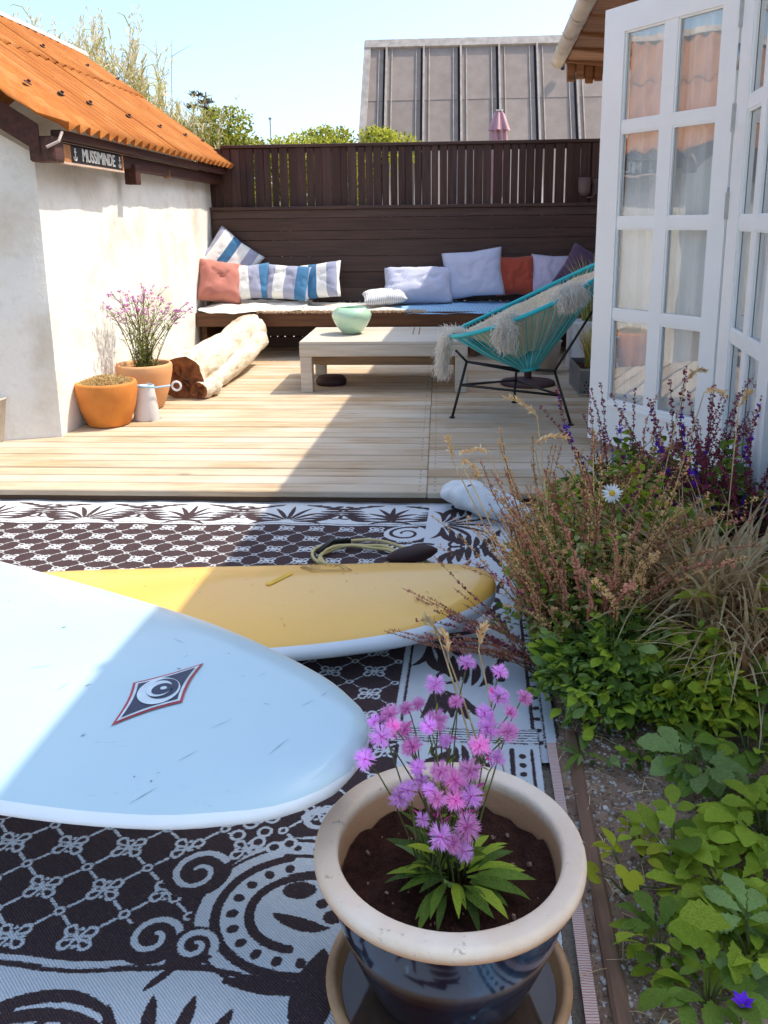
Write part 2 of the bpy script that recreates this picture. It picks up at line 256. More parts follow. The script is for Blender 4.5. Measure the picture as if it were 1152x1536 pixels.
# ------------------------------------------------------------------ mesh helpers
def tag(o, label=None, cat=None, group=None, kind=None):
    for k, v in (('label', label), ('category', cat), ('group', group), ('kind', kind)):
        if v: o[k] = v
    return o
def thing(name, label, cat, loc=(0, 0, 0), group=None, kind=None):
    o = bpy.data.objects.new(name, None); C.objects.link(o); o.location = loc; o.empty_display_size = .1
    return tag(o, label, cat, group, kind)
def world_off(o):
    v = Vector((0, 0, 0))
    while o is not None: v += o.location; o = o.parent
    return v
class MB:
    def __init__(s): s.v = []; s.f = []; s.mi = []; s.M = None
    def add(s, vs, fs, m=0):
        n = len(s.v)
        if s.M is not None: vs = [tuple(s.M @ Vector(p)) for p in vs]
        s.v.extend(tuple(p) for p in vs); s.f.extend(tuple(i+n for i in f) for f in fs); s.mi.extend([m]*len(fs))
    def box(s, c, d, rot=None, m=0, bev=0):
        x, y, z = (k/2 for k in d); b = min(bev, x*.6, y*.6, z*.6)
        if b <= 0:
            vs = [(-x, -y, -z), (x, -y, -z), (x, y, -z), (-x, y, -z), (-x, -y, z), (x, -y, z), (x, y, z), (-x, y, z)]
            fs = [(0, 3, 2, 1), (4, 5, 6, 7), (0, 1, 5, 4), (1, 2, 6, 5), (2, 3, 7, 6), (3, 0, 4, 7)]
        else:
            vs = []; fs = []
            for sx in (-1, 1):
                for sy in (-1, 1):
                    for sz in (-1, 1):
                        vs += [(sx*x, sy*(y-b), sz*(z-b)), (sx*(x-b), sy*y, sz*(z-b)), (sx*(x-b), sy*(y-b), sz*z)]
            I = lambda sx, sy, sz, k: ((sx > 0)*4+(sy > 0)*2+(sz > 0))*3+k
            for a in (-1, 1):
                q = [(-1, -1), (1, -1), (1, 1), (-1, 1)]
                if a < 0: q = q[::-1]
                fs.append([I(a, u, w, 0) for u, w in q]); fs.append([I(w, a, u, 1) for u, w in q]); fs.append([I(u, w, a, 2) for u, w in q])
            for a in (-1, 1):
                for c_ in (-1, 1):
                    fs.append([I(a, c_, -1, 0), I(a, c_, 1, 0), I(a, c_, 1, 1), I(a, c_, -1, 1)][::a*c_])
                    fs.append([I(a, -1, c_, 0), I(a, -1, c_, 2), I(a, 1, c_, 2), I(a, 1, c_, 0)][::a*c_])
                    fs.append([I(-1, a, c_, 1), I(1, a, c_, 1), I(1, a, c_, 2), I(-1, a, c_, 2)][::a*c_])
                    for e in (-1, 1):
                        fs.append([I(a, c_, e, 0), I(a, c_, e, 1), I(a, c_, e, 2)][::a*c_*e])
        Mx = Matrix.Translation(c) @ (rot.to_4x4() if rot is not None else Matrix.Identity(4))
        s.add([tuple(Mx @ Vector(p)) for p in vs], fs, m); return s
    def tube(s, pts, r, n=6, m=0, cap=True, twist=0):
        pts = [Vector(p) for p in pts]; k = len(pts); rs = r if isinstance(r, (list, tuple)) else [r]*k
        vs = []; up = Vector((0, 0, 1))
        t0 = (pts[1]-pts[0]).normalized(); a = t0.cross(up)
        if a.length < .05: a = t0.cross(Vector((1, 0, 0)))
        a.normalize()
        for i, p in enumerate(pts):
            t = (pts[min(i+1, k-1)]-pts[max(i-1, 0)]).normalized(); a = (a-t*a.dot(t)); a.normalize(); b = t.cross(a)
            for j in range(n):
                an = 2*math.pi*j/n; vs.append(p+(a*math.cos(an)+b*math.sin(an))*rs[i])
        fs = [(i*n+j, i*n+(j+1) % n, (i+1)*n+(j+1) % n, (i+1)*n+j) for i in range(k-1) for j in range(n)]
        if cap: fs += [tuple(range(n))[::-1], tuple(range((k-1)*n, k*n))]
        s.add(vs, fs, m); return s
    def ring(s, pts, r, n=8, m=0):
        pts = [Vector(p) for p in pts]; k = len(pts); vs = []
        cen = sum(pts, Vector())/k
        for i, p in enumerate(pts):
            t = (pts[(i+1) % k]-pts[i-1]).normalized(); a = (p-cen); a = (a-t*a.dot(t)).normalized(); b = t.cross(a)
            for j in range(n):
                an = 2*math.pi*j/n; vs.append(p+(a*math.cos(an)+b*math.sin(an))*r)
        s.add(vs, [(i*n+j, i*n+(j+1) % n, ((i+1) % k)*n+(j+1) % n, ((i+1) % k)*n+j) for i in range(k) for j in range(n)], m); return s
    def lathe(s, c, prof, n=40, m=0, wob=0, close=False, ms=None):
        k = len(prof)
        for i in range(k-1):
            (r0, z0), (r1, z1) = prof[i], prof[i+1]
            vs = []
            for (r, z) in ((r0, z0), (r1, z1)):
                for j in range(n):
                    an = 2*math.pi*j/n; rr = r*(1+wob*noise.noise(Vector((math.cos(an)*1.3, math.sin(an)*1.3, z*4))))
                    vs.append((c[0]+rr*math.cos(an), c[1]+rr*math.sin(an), c[2]+z))
            s.add(vs, [(j, (j+1) % n, n+(j+1) % n, n+j) for j in range(n)], ms[i] if ms else m)
        return s
    def ribbon(s, pts, w, side, m=0, fold=0):
        """flat or folded blade along pts; w widths; side = lateral direction"""
        pts = [Vector(p) for p in pts]; k = len(pts); side = Vector(side).normalized(); vs = []; fs = []
        for i, p in enumerate(pts):
            t = (pts[min(i+1, k-1)]-pts[max(i-1, 0)]).normalized(); sd = (side-t*side.dot(t)).normalized(); ww = w[i] if isinstance(w, (list, tuple)) else w
            if fold:
                nn = sd.cross(t); vs += [p-sd*ww/2+nn*fold*ww, p, p+sd*ww/2+nn*fold*ww]
            else: vs += [p-sd*ww/2, p+sd*ww/2]
        q = 3 if fold else 2
        for i in range(k-1):
            for j in range(q-1): fs.append((i*q+j, i*q+j+1, (i+1)*q+j+1, (i+1)*q+j))
        s.add(vs, fs, m); return s
    def poly(s, pts, m=0): s.add(pts, [tuple(range(len(pts)))], m); return s
    def prism(s, pts, d, m=0):
        n = len(pts); d = Vector(d); a = [Vector(p) for p in pts]; s.add(a+[p+d for p in a], [tuple(range(n))[::-1], tuple(range(n, 2*n))]+[(i, (i+1) % n, n+(i+1) % n, n+i) for i in range(n)], m); return s
    def build(s, name, mats, parent=None, smooth=False, kind=None, label=None, weld=False, origin=None):
        me = bpy.data.meshes.new(name); off = world_off(parent) if parent is not None else Vector((0, 0, 0))
        if origin is not None: off = off*0+Vector(origin)
        vs = np.array(s.v, dtype=np.float32)-np.array(off, dtype=np.float32)
        me.from_pydata(vs.tolist(), [], s.f)
        if not isinstance(mats, (list, tuple)): mats = [mats]
        for m in mats: me.materials.append(m)
        if len(mats) > 1: me.polygons.foreach_set('material_index', s.mi)
        if smooth: me.polygons.foreach_set('use_smooth', [True]*len(s.f))
        me.update(); me.validate(); o = bpy.data.objects.new(name, me); C.objects.link(o)
        if weld:
            import bmesh
            b = bmesh.new(); b.from_mesh(me); bmesh.ops.remove_doubles(b, verts=b.verts, dist=1e-5); bmesh.ops.recalc_face_normals(b, faces=b.faces); b.to_mesh(me); b.free()
        if parent is not None:
            o.parent = parent
            if origin is not None: o.location = Vector(origin)-world_off(parent)
        elif origin is not None: o.location = origin
        if kind: o['kind'] = kind
        if label: o['label'] = label
        return o
def copy_tree(o, parent=None, loc=None, rot=None, scale=None):
    c = o.copy(); C.objects.link(c); c.parent = parent
    if loc is not None: c.location = loc
    if rot is not None: c.rotation_euler = rot
    if scale is not None: c.scale = scale
    for ch in list(o.children): copy_tree(ch, c)
    return c
def inst(name, me, parent, loc, rot, scale=(1, 1, 1), label=None, kind=None):
    """another object sharing a mesh, placed in world coordinates under a thing"""
    o = bpy.data.objects.new(name, me); C.objects.link(o); o.parent = parent
    o.location = Vector(loc)-world_off(parent); o.rotation_euler = rot; o.scale = scale
    if label: o['label'] = label
    if kind: o['kind'] = kind
    return o

# ================================================================== ground and rugs
def grid(mb, x0, x1, y0, y1, nx, ny, zf, m=0):
    vs = [(x0+(x1-x0)*i/nx, y0+(y1-y0)*j/ny, zf(x0+(x1-x0)*i/nx, y0+(y1-y0)*j/ny)) for j in range(ny+1) for i in range(nx+1)]
    mb.add(vs, [(j*(nx+1)+i, j*(nx+1)+i+1, (j+1)*(nx+1)+i+1, (j+1)*(nx+1)+i) for j in range(ny) for i in range(nx)], m)
g = MB(); g.poly([(-400, -60, -.12), (400, -60, -.12), (400, 900, -.12), (-400, 900, -.12)]); g.build('ground', M['ground'], kind='structure')
g = MB(); grid(g, -4.5, .36, -.6, 3.9, 30, 30, lambda x, y: -.012+.004*noise.noise(Vector((x*6, y*6, 0)))); g.build('gravel_paving', M['paving'], kind='structure')
def bedz(x, y):
    e = x-(.30+.042*(y-1.9) if y > 1.95 else .275+.042*(y-1.9))
    if e < .0: return -.03
    return min(1, e/.05)*(.012+.05*min(1, max(0, (x-.36)/.5))+.022*noise.noise(Vector((x*5, y*5, 0)))+.012*noise.noise(Vector((x*22, y*22, 3))))
g = MB(); grid(g, .24, 1.25, .5, 3.8, 110, 330, bedz); g.build('soil_bed', M['soil'], kind='structure', smooth=True)

# rugs: the woven pattern is print; it is computed as a distance field and kept as a mesh attribute
class Field:
    def __init__(s, x0, x1, y0, y1, res):
        s.x = np.arange(x0, x1+res*.5, res); s.y = np.arange(y0, y1+res*.5, res); s.X, s.Y = np.meshgrid(s.x, s.y); s.F = np.full(s.X.shape, -.02); s.res = res
    def win(s, xa, xb, ya, yb):
        i0, i1 = np.searchsorted(s.x, (xa, xb)); j0, j1 = np.searchsorted(s.y, (ya, yb)); return slice(max(j0, 0), j1), slice(max(i0, 0), i1)
    def op(s, w, d, light):
        if light: s.F[w] = np.maximum(s.F[w], d)
        else: s.F[w] = np.minimum(s.F[w], -d)
    def disc(s, x, y, r, light=True, ax=1, an=0):
        q = r*max(ax, 1)+.012; w = s.win(x-q, x+q, y-q, y+q); X = s.X[w]-x; Y = s.Y[w]-y
        c, sn = math.cos(an), math.sin(an); u = (X*c+Y*sn)/ax; v = -X*sn+Y*c; s.op(w, r-np.sqrt(u*u+v*v), light)
    def stroke(s, pts, r, light=True):
        pts = np.array(pts, float); n = len(pts); rs = np.array(r if hasattr(r, '__len__') else [r]*n, float)
        for i in range(n-1):
            a, b = pts[i], pts[i+1]; ra, rb = rs[i], rs[i+1]; q = max(ra, rb)+.012
            w = s.win(min(a[0], b[0])-q, max(a[0], b[0])+q, min(a[1], b[1])-q, max(a[1], b[1])+q)
            if s.X[w].size == 0: continue
            d = b-a; L = d@d+1e-12; t = np.clip(((s.X[w]-a[0])*d[0]+(s.Y[w]-a[1])*d[1])/L, 0, 1)
            s.op(w, ra+(rb-ra)*t-np.hypot(s.X[w]-a[0]-t*d[0], s.Y[w]-a[1]-t*d[1]), light)
    def rect(s, xa, xb, ya, yb, light=True):
        w = s.win(xa-.012, xb+.012, ya-.012, yb+.012)
        d = np.minimum(np.minimum(s.X[w]-xa, xb-s.X[w]), np.minimum(s.Y[w]-ya, yb-s.Y[w])); s.op(w, d, light)
    def leaf(s, x, y, an, L, wd, curl=.6, light=False):
        n = 14; pts = []; rs = []; a = an; px, py = x, y
        for i in range(n):
            t = i/(n-1); pts.append((px, py)); rs.append(max(.0006, wd*math.sin(math.pi*min(1, t*.93+.05))**.8)); a += curl/n*(.4+1.6*t); px += math.cos(a)*L/n; py += math.sin(a)*L/n
        s.stroke(pts, rs, light)
    def spiral(s, x, y, r, a0, turns, w, light=False, sgn=1):
        n = int(18*turns)+4; pts = [(x+r*(1-.8*i/n)*math.cos(a0+sgn*turns*2*math.pi*i/n), y+r*(1-.8*i/n)*math.sin(a0+sgn*turns*2*math.pi*i/n)) for i in range(n)]
        s.stroke(pts, [w*(1-.4*i/n) for i in range(n)], light)
    def lattice(s, xa, xb, ya, yb, x0, y0, px, py, lw=.0035):
        i0, i1 = int((xa-x0)/px)-1, int((xb-x0)/px)+2; j0, j1 = int((ya-y0)/py)-1, int((yb-y0)/py)+2; m = .02
        inr = lambda x, y: xa+m < x < xb-m and ya+m < y < yb-m
        for i in range(i0, i1):
            for j in range(j0, j1):
                x, y = x0+i*px, y0+j*py
                if inr(x, y):
                    for k in range(4):
                        an = math.pi/4+k*math.pi/2; s.stroke([(x+.006*math.cos(an), y+.006*math.sin(an)), (x+.026*math.cos(an), y+.022*math.sin(an))], [.004, .0135])
                    for k in range(4):
                        an = math.pi/4+k*math.pi/2; s.stroke([(x+.017*math.cos(an), y+.015*math.sin(an)), (x+.026*math.cos(an), y+.022*math.sin(an))], [.0035, .0065], False)
                    for k in range(4): s.disc(x+.022*math.cos(k*math.pi/2), y+.02*math.sin(k*math.pi/2), .0045)
                    s.disc(x, y, .006)
                cx_, cy_ = x+px/2, y+py/2
                if inr(cx_, cy_): s.disc(cx_, cy_, .0115); s.disc(cx_, cy_, .0055, False)
                for sx in (-1, 1):
                    for sy in (-1, 1):
                        a = (x+sx*px*.25, y+sy*py*.25); b = (x+sx*px*.40, y+sy*py*.40)
                        if inr(*a) and inr(*b): s.stroke([a, b], lw)
def scroll_band(F, x0, x1, yc, h, rg, vertical=False):
    """acanthus scrolls of dark leaves filling a light band"""
    T = (lambda x, y: (x, y)) if not vertical else (lambda x, y: (y, x))
    S = -1 if vertical else 1
    A = (lambda a: a) if not vertical else (lambda a: math.pi/2-a)
    n = max(1, int(round((x1-x0)/(1.75*h)))); step = (x1-x0)/n
    def leaf(x, y, a, L, w, c): X, Y = T(x, y); F.leaf(X, Y, A(a), L*h, w*h, c*S)
    for i in range(n):
        bx = x0+step*(i+.5); d = 1 if i % 2 else -1; w_ = step/2
        for k in range(9):      # fan of acanthus fingers
            t = k/8; a = math.pi/2+(-1.35+2.7*t)*d; leaf(bx+(t-.5)*.25*h, yc-(.46-.10*math.sin(math.pi*t))*h, a, .62+.16*math.sin(math.pi*t), .046, (t-.5)*2.4*d)
        for q in (-1, 1):
            for k in range(6):  # sweeping plumes that bend along the band
                t = k/5; leaf(bx+q*(.26+.34*t)*h, yc+(-.42+.62*t)*h, q*(-.1+.25*t)+(0 if q > 0 else math.pi), .66-.16*t, .056-.010*t, q*(1.1-1.9*t))
            for k in range(4):
                t = k/3; leaf(bx+q*(.20+.16*k)*h, yc+(.45-.06*k)*h, (-.45 if q > 0 else math.pi+.45), .36, .040, q*.9)
            X, Y = T(bx+q*w_*.92, yc-.20*h); F.spiral(X, Y, .17*h, A(math.pi/2), 1.3, .03*h, sgn=q*S)
            X, Y = T(bx+q*w_*.90, yc+.33*h); F.disc(X, Y, .05*h, False, 1.6, A(.3*q))
def rugmat(name):
    s = NB(name).set(.85, spec=.2); at = s.new('ShaderNodeAttribute'); at.attribute_name = 'pattern'
    v = s.coords(randomize=False); j = s.noise(v, 170, 2, .6); vz = s.coords((55, 300, 1), randomize=False); jz = s.noise(vz, 1, 1)
    f = s.math('ADD', at.outputs['Fac'], s.math('MULTIPLY_ADD', j, .006, -.003)); f = s.math('ADD', f, s.math('MULTIPLY_ADD', jz, .005, -.0025))
    k = s.math('MULTIPLY_ADD', f, 500.0, .5); k = s.math('MINIMUM', s.math('MAXIMUM', k, 0.0), 1.0)
    sp = s.noise(v, 420, 2, .7); dark = s.ramp(sp, [(.58, rgb(.050, .028, .030)), (.72, rgb(.20, .14, .13))])
    w = s.new('ShaderNodeTexWave'); w.inputs['Scale'].default_value = 95; w.inputs['Distortion'].default_value = .6; w.bands_direction = 'DIAGONAL'; s.l.new(v, w.inputs['Vector'])
    big = s.noise(v, 3, 3); light = s.mix(s.math('MULTIPLY', w.outputs['Fac'], .35), rgb(.74, .76, .77), rgb(.42, .47, .52))
    light = s.mix(s.math('MULTIPLY', big, .25), light, rgb(.55, .5, .45))
    dark = s.mix(s.math('MULTIPLY', w.outputs['Fac'], .3), dark, rgb(.10, .07, .07))
    s.col(s.mix(k, dark, light)); s.bump(s.math('ADD', w.outputs['Fac'], s.math('MULTIPLY', k, .8)), .5, .003); return s.m
M['rug'] = rugmat('woven_rug')
def shear(x, y): return x+.042*(y-1.9)
def rug(name, F, z, label):
    ny, nx = F.F.shape; X = F.X+.042*(F.Y-1.9); Z = z+.0022*np.sin(X*9+F.Y*5)*np.sin(F.Y*7)+.0015*np.sin(X*31+1)*np.sin(F.Y*23)
    v = np.stack([X, F.Y, Z], -1).reshape(-1, 3); i = np.arange(nx-1)[None, :]+np.arange(ny-1)[:, None]*nx; f = np.stack([i, i+1, i+1+nx, i+nx], -1).reshape(-1, 4)
    me = bpy.data.meshes.new(name); me.vertices.add(len(v)); me.vertices.foreach_set('co', v.ravel()); me.loops.add(f.size); me.loops.foreach_set('vertex_index', f.ravel().astype(np.int32))
    me.polygons.add(len(f)); me.polygons.foreach_set('loop_start', np.arange(0, f.size, 4, dtype=np.int32)); me.polygons.foreach_set('use_smooth', np.ones(len(f), bool)); me.update(calc_edges=True)
    a = me.attributes.new('pattern', 'FLOAT', 'POINT'); a.data.foreach_set('value', F.F.ravel().astype(np.float32)); me.materials.append(M['rug'])
    o = bpy.data.objects.new(name, me); C.objects.link(o); return o
rg = random.Random(3)
# far rug
FA = Field(-2.75, .29, 1.84, 3.845, .0055)
FA.lattice(-2.75, -.10, 1.98, 3.47, -1.782+.06, 3.424, .127, .1175, .0022)
FA.rect(-2.75, .29, 3.47, 3.84, True)
for k in range(60): FA.leaf(-2.72+k*.052, 3.80, .1, .035, .0055, .3)
FA.stroke([(-2.75, 3.765), (.3, 3.765)], .003, False); FA.stroke([(-2.75, 3.487), (-.12, 3.487)], .0035, False)
scroll_band(FA, -2.75, -.05, 3.625, .24, rg)
FA.rect(-.12, .29, 1.84, 3.84, True); FA.stroke([(-.10, 1.95), (-.10, 3.2)], .004, False); FA.stroke([(.235, 1.9), (.235, 3.8)], .005, False); FA.stroke([(.262, 1.9), (.262, 3.8)], .003, False)
scroll_band(FA, 2.2, 3.75, .07, .27, rg, True)
for k in range(36): FA.disc(.249, 1.92+k*.052, .009, False)
for x, y, r_ in ((-.2, 3.38, .09), (-.12, 3.2, .08), (-.22, 3.22, .06)):
    FA.disc(x, y, r_); FA.spiral(x, y, r_*.85, 1, 1.4, .009)
for k in range(9): FA.leaf(-.05+.02*k, 2.02+.02*(k % 2), 1.2+.1*k, .14, .011, .5)
rug('patterned_rug', FA, .004, None)
tag(bpy.data.objects['patterned_rug'], 'flat woven rug with pale scroll border lying along the deck edge under the yellow board', 'rug')
# near rug
FB = Field(-1.95, .245, .35, 1.965, .0034)
FB.lattice(-1.95, -.33, 1.225, 1.90, -.744, 1.387, .1235, .118, .0032)
FB.lattice(-.36, -.08, 1.50, 1.90, -.744, 1.387, .1235, .118, .0032)
FB.rect(-1.95, .245, 1.90, 1.965, True)
for k in range(6): FB.stroke([(-1.95, 1.906+k*.0105), (.25, 1.906+k*.0105)], .0019, False)
FB.stroke([(-1.95, 1.893), (.25, 1.893)], .005, False)
# bottom band
wav = [(-1.95+.05*k, 1.218+.006*math.sin(k*1.1)) for k in range(31)]
FB.rect(-1.95, .245, .35, 1.208, True); FB.stroke(wav, .006, True); FB.stroke([(x, y-.014) for x, y in wav], .0045, False)
FB.rect(-.36, .245, .35, 1.50, True); FB.rect(-.10, .245, 1.2, 1.90, True)
# corner medallion
for (cx_, cy_, r_) in ((-.225, 1.35, .20),):
    FB.disc(cx_, cy_, r_, True); n = 40
    arc = lambda rr, a, b, ox=0, oy=0: [(cx_+ox+rr*math.cos(a+(b-a)*i/n), cy_+oy+rr*.86*math.sin(a+(b-a)*i/n)) for i in range(n+1)]
    FB.stroke(arc(.165, 1.9, 4.9), .0095, False); FB.stroke(arc(.188, 1.7, 4.6), .006, True); FB.stroke(arc(.102, 1.2, 4.6), .0095, False); FB.stroke(arc(.205, 1.6, 4.3), .004, False)
    for k in range(10): a = 1.95+k*.32; FB.disc(cx_+.134*math.cos(a), cy_+.115*math.sin(a), .0095, False, 1.2, a)
    FB.disc(cx_-.02, cy_+.052, .022, False, 1.5); FB.disc(cx_+.03, cy_+.02, .012, False); FB.disc(cx_+.055, cy_-.01, .016, False, 1.2); FB.disc(cx_+.09, cy_-.035, .012, False)
    FB.leaf(cx_-.055, cy_-.01, -.45, .12, .015, .5); FB.leaf(cx_-.05, cy_+.09, .2, .11, .006, -.4)
FB.leaf(-.15, 1.28, -1.9, .22, .04, .5); FB.disc(-.155, 1.285, .022, True, 1.5, 1.9); FB.leaf(-.16, 1.13, -2.4, .10, .016, -.6)
FB.rect(-.30, -.06, 1.495, 1.535, True); FB.stroke([(-.30, 1.535), (-.1, 1.535)], .0045, False); FB.stroke([(-.29, 1.492), (-.1, 1.492)], .0045, False)
for k in range(4): FB.disc(-.27+k*.04, 1.513, .008, False)
for x, y, r_, a0, sg in ((-.485, 1.275, .052, -.4, 1), (-.405, 1.262, .038, -.3, 1), (-.455, 1.44, .058, .6, 1)):
    FB.disc(x, y, r_*1.15, False); FB.spiral(x, y, r_, a0, 1.3, .0075, True, sg)
for k in range(9): FB.disc(-.40+.05*math.cos(k*2.1)+.01*k, 1.56+.05*math.sin(k*1.7), .017, True); FB.disc(-.40+.05*math.cos(k*2.1)+.01*k, 1.56+.05*math.sin(k*1.7), .010, False)
FB.spiral(-.24, 1.60, .045, 0, 1.2, .008, True)
FB.leaf(-.42, 1.225, -.2, .20, .006, .1); FB.leaf(-.33, 1.19, .05, .16, .0185, -.35); FB.leaf(-.42, 1.215, -2.4, .07, .008, .3)
for i in range(5):
    bx = -.40-i*.36; d = 1 if i % 2 == 0 else -1
    for k in range(6): FB.leaf(bx+.04*k-.1, 1.06-.012*abs(k-2.5), math.pi/2+(.9-.34*k), .115, .0125, -.35+.14*k)
    for q in (0, 1, 2): n = 20; FB.stroke([(bx-.20+.15*math.cos(math.pi-(.2+2.4*t/n)), 1.02+(.13-q*.035)*math.sin(.2+2.4*t/n)) for t in range(n+1)], [.002+.011*math.sin(math.pi*t/n) for t in range(n+1)], False)
scroll_band(FB, -1.9, .05, .86, .24, rg)
FB.stroke([(.178, .4), (.178, 1.88)], .006, False); FB.stroke([(.226, .4), (.226, 1.88)], .004, False)
for k in range(40): FB.disc(.202, .45+k*.036, .0085, False, 1.2, 1.57)
scroll_band(FB, 1.5, 1.88, .05, .2, rg, True)
FB.stroke([(-.10, 1.56), (-.10, 1.88)], .005, False)
rug('patterned_rug', FB, .011, None)
tag(bpy.data.objects['patterned_rug.001'], 'flat woven dark rug with flower lattice and medallion corner under the blue pot', 'rug')
g = MB(); hem = [(.226, .4), (.228, 1.0), (.243, 1.35), (.25, 1.5), (.262, 1.9)]
g.ribbon([(x+.012, y, .017) for x, y in hem], .022, (1, 0, 0))
s = NB('red_stitched_hem').set(.85); v = s.coords((1, 1, 1), randomize=False); bt = s.new('ShaderNodeTexWave'); bt.bands_direction = 'Y'; bt.inputs['Scale'].default_value = 60; bt.inputs['Distortion'].default_value = 3; s.l.new(v, bt.inputs['Vector'])
s.col(s.ramp(bt.outputs['Fac'], [(.45, rgb(.62, .52, .46)), (.75, rgb(.5, .2, .16))])); g.build('rug_hem', s.m, bpy.data.objects['patterned_rug.001'])
g = MB(); g.ribbon([(x+.03, y, .016) for x, y in hem], [.012]*5, (1, 0, 0)); 
g = MB(); g.box((.292, 1.1, .0), (.03, 1.7, .05), rot=Matrix.Rotation(-.042, 3, 'Z'), bev=.006); bo = g.build('edging_board', wood('weathered_edging', rgb(.34, .20, .13), rgb(.22, .12, .08), 'Y', .9, bump=.6)); tag(bo, 'thin brown wooden edging board between the near rug and the soil bed', 'edging board')

# ================================================================== deck
deck = thing('deck', None, None, kind='structure')
rows = []; y = 3.765; k = 0
while y < 8.5:
    w = .1155; xl = -3.1 if y < 4.55 else (-2.32 if y > 4.7 else -2.5)
    jx = -.055
    for a, b in ((xl, jx-.0008), (jx+.0008, 1.85)):
        if rnd.random() < .3 and b-a > 2: pass
        m_ = MB(); m_.box(((a+b)/2, y+w/2+rnd.uniform(-.001, .001), .045+rnd.uniform(-.0015, .0015)), (b-a, w, .03), bev=.005); m_.build('deck_board', M['deck'], deck)
        if y < 6.3:
            pass
    rows.append(y); y += w+.0125
m_ = MB()
for yy in rows:
    for dx in (-.035, .035):
        for dy in (.03, .088): m_.lathe((-.055+dx, yy+dy, .0603), [(.0, .001), (.004, .001), (.004, 0)], 6)
m_.build('deck_screw', M['black'], deck, kind='stuff')
m_ = MB(); m_.box((-.62, 3.79, .012), (4.95, .03, .03)); m_.box((-.62, 6.15, -.02), (4.95, 4.6, .03)); m_.build('deck_frame', M['deckunder'], deck)

# ================================================================== plastered shed on the left
shed = thing('plastered_shed', 'white plastered outbuilding with orange corrugated roof on the left of the deck', 'shed', (-2.2, 6.7, 0))
def wallgrid(mb, p0, p1, z0, z1, nx, nz, n, amp=.008, topf=None):
    p0, p1, n = Vector(p0), Vector(p1), Vector(n); vs = []
    for j in range(nz+1):
        for i in range(nx+1):
            t = i/nx; zt = topf(t) if topf else z1; z = z0+(zt-z0)*j/nz; p = p0.lerp(p1, t)
            e = 0 if i in (0, nx) else amp*noise.noise(Vector((p.x*3+p.y*3, z*3, p.x)))*2+amp*.3*noise.noise(Vector((p.y*14, z*14, p.x*14)))
            vs.append((p.x+n.x*e, p.y+n.y*e, z))
    mb.add(vs, [(j*(nx+1)+i, j*(nx+1)+i+1, (j+1)*(nx+1)+i+1, (j+1)*(nx+1)+i) for j in range(nz) for i in range(nx)])
w = MB(); wallgrid(w, (-2.195, 4.777, 0), (-2.195, 8.66, 0), -.05, 1.69, 80, 40, (1, 0, 0)); w.build('wall', M['plaster'], shed, smooth=True)
gx, gy = -.945, -.327
w = MB(); wallgrid(w, (-2.195+gx*2.0, 4.777+gy*2.0, 0), (-2.195, 4.777, 0), -.1, 1.69, 40, 40, (.327, -.945, 0), topf=lambda t: 1.64+(1-t)*2.0*.60); w.build('gable_wall', M['plaster'], shed, smooth=True)
w = MB(); w.poly([(-2.195, 8.66, 0), (-5.0, 8.66, 0), (-5.0, 8.66, 2), (-3.5, 8.66, 2.8), (-2.195, 8.66, 1.69)]); w.build('back_wall', M['plaster'], shed)
# corrugated roof
SLR = .7135; NRM = Vector((SLR, 0, 1)).normalized(); PW = .146
def roofpt(s_, Y, h): # s_ horizontal distance from the eave
    p = Vector((-1.965-s_, Y, 1.772+SLR*s_)); return p+NRM*h
def ynear(s_): return 4.70-s_*1.02
for ci, (s0, s1, lift) in enumerate(((-.0, 1.0, 0), (.9, 1.60, .012))):
    ybr = [None, 5.75, 6.75, 7.75, 8.76]
    for k in range(4):
        m_ = MB(); NY = 90; NS = 10; vs = []
        for j in range(NS+1):
            s_ = s0+(s1-s0)*j/NS; ya = ynear(s_) if k == 0 else ybr[k]-.03; yb = ybr[k+1]
            for i in range(NY+1):
                Y = ya+(yb-ya)*i/NY; h = .024*math.cos(2*math.pi*(Y-.02)/PW)+lift+k*.003+(.004*noise.noise(Vector((Y*2, s_*2, ci))))
                vs.append(roofpt(s_, Y, h))
        n = len(vs); vs2 = [v-NRM*.006 for v in vs]
        fs = [(j*(NY+1)+i, (j+1)*(NY+1)+i, (j+1)*(NY+1)+i+1, j*(NY+1)+i+1) for j in range(NS) for i in range(NY)]
        fs += [tuple(n+q for q in f[::-1]) for f in fs]
        fs += [(i, i+1, n+i+1, n+i) for i in range(NY)]+[(j*(NY+1), n+j*(NY+1), n+(j+1)*(NY+1), (j+1)*(NY+1)) for j in range(NS)]
        fs += [((j+1)*(NY+1)+NY, n+(j+1)*(NY+1)+NY, n+j*(NY+1)+NY, j*(NY+1)+NY) for j in range(NS)]
        m_.add(vs+vs2, fs); m_.build('roof_sheet', M['corr'], shed, smooth=True)
def crest(Y): return round((Y-.02)/PW)*PW+.02
bolt = MB(); bolt.lathe((0, 0, 0), [(.024, 0), (.024, .004), (.010, .009), (.010, .02), (0, .022)], 10); bm_ = bolt.build('roof_bolt', M['fascia'], shed).data
rb = bpy.data.objects['roof_bolt']; first = True
for s_, ys in ((.335, (4.93, 5.46, 5.85, 6.63, 7.32, 8.02, 8.6)), (1.13, (5.2, 5.75, 6.33, 6.97, 7.9, 8.6))):
    for Y in ys:
        p = roofpt(s_, crest(Y), .026+(.012 if s_ > .9 else 0)); rot = NRM.to_track_quat('Z', 'Y').to_euler()
        if first: rb.location = p-world_off(shed)-Vector((0, 0, 0)); me = rb.data; off = world_off(shed); me.transform(Matrix.Translation(off)); rb.rotation_euler = rot; first = False
        else: inst('roof_bolt', bm_, shed, p, rot)
m_ = MB()
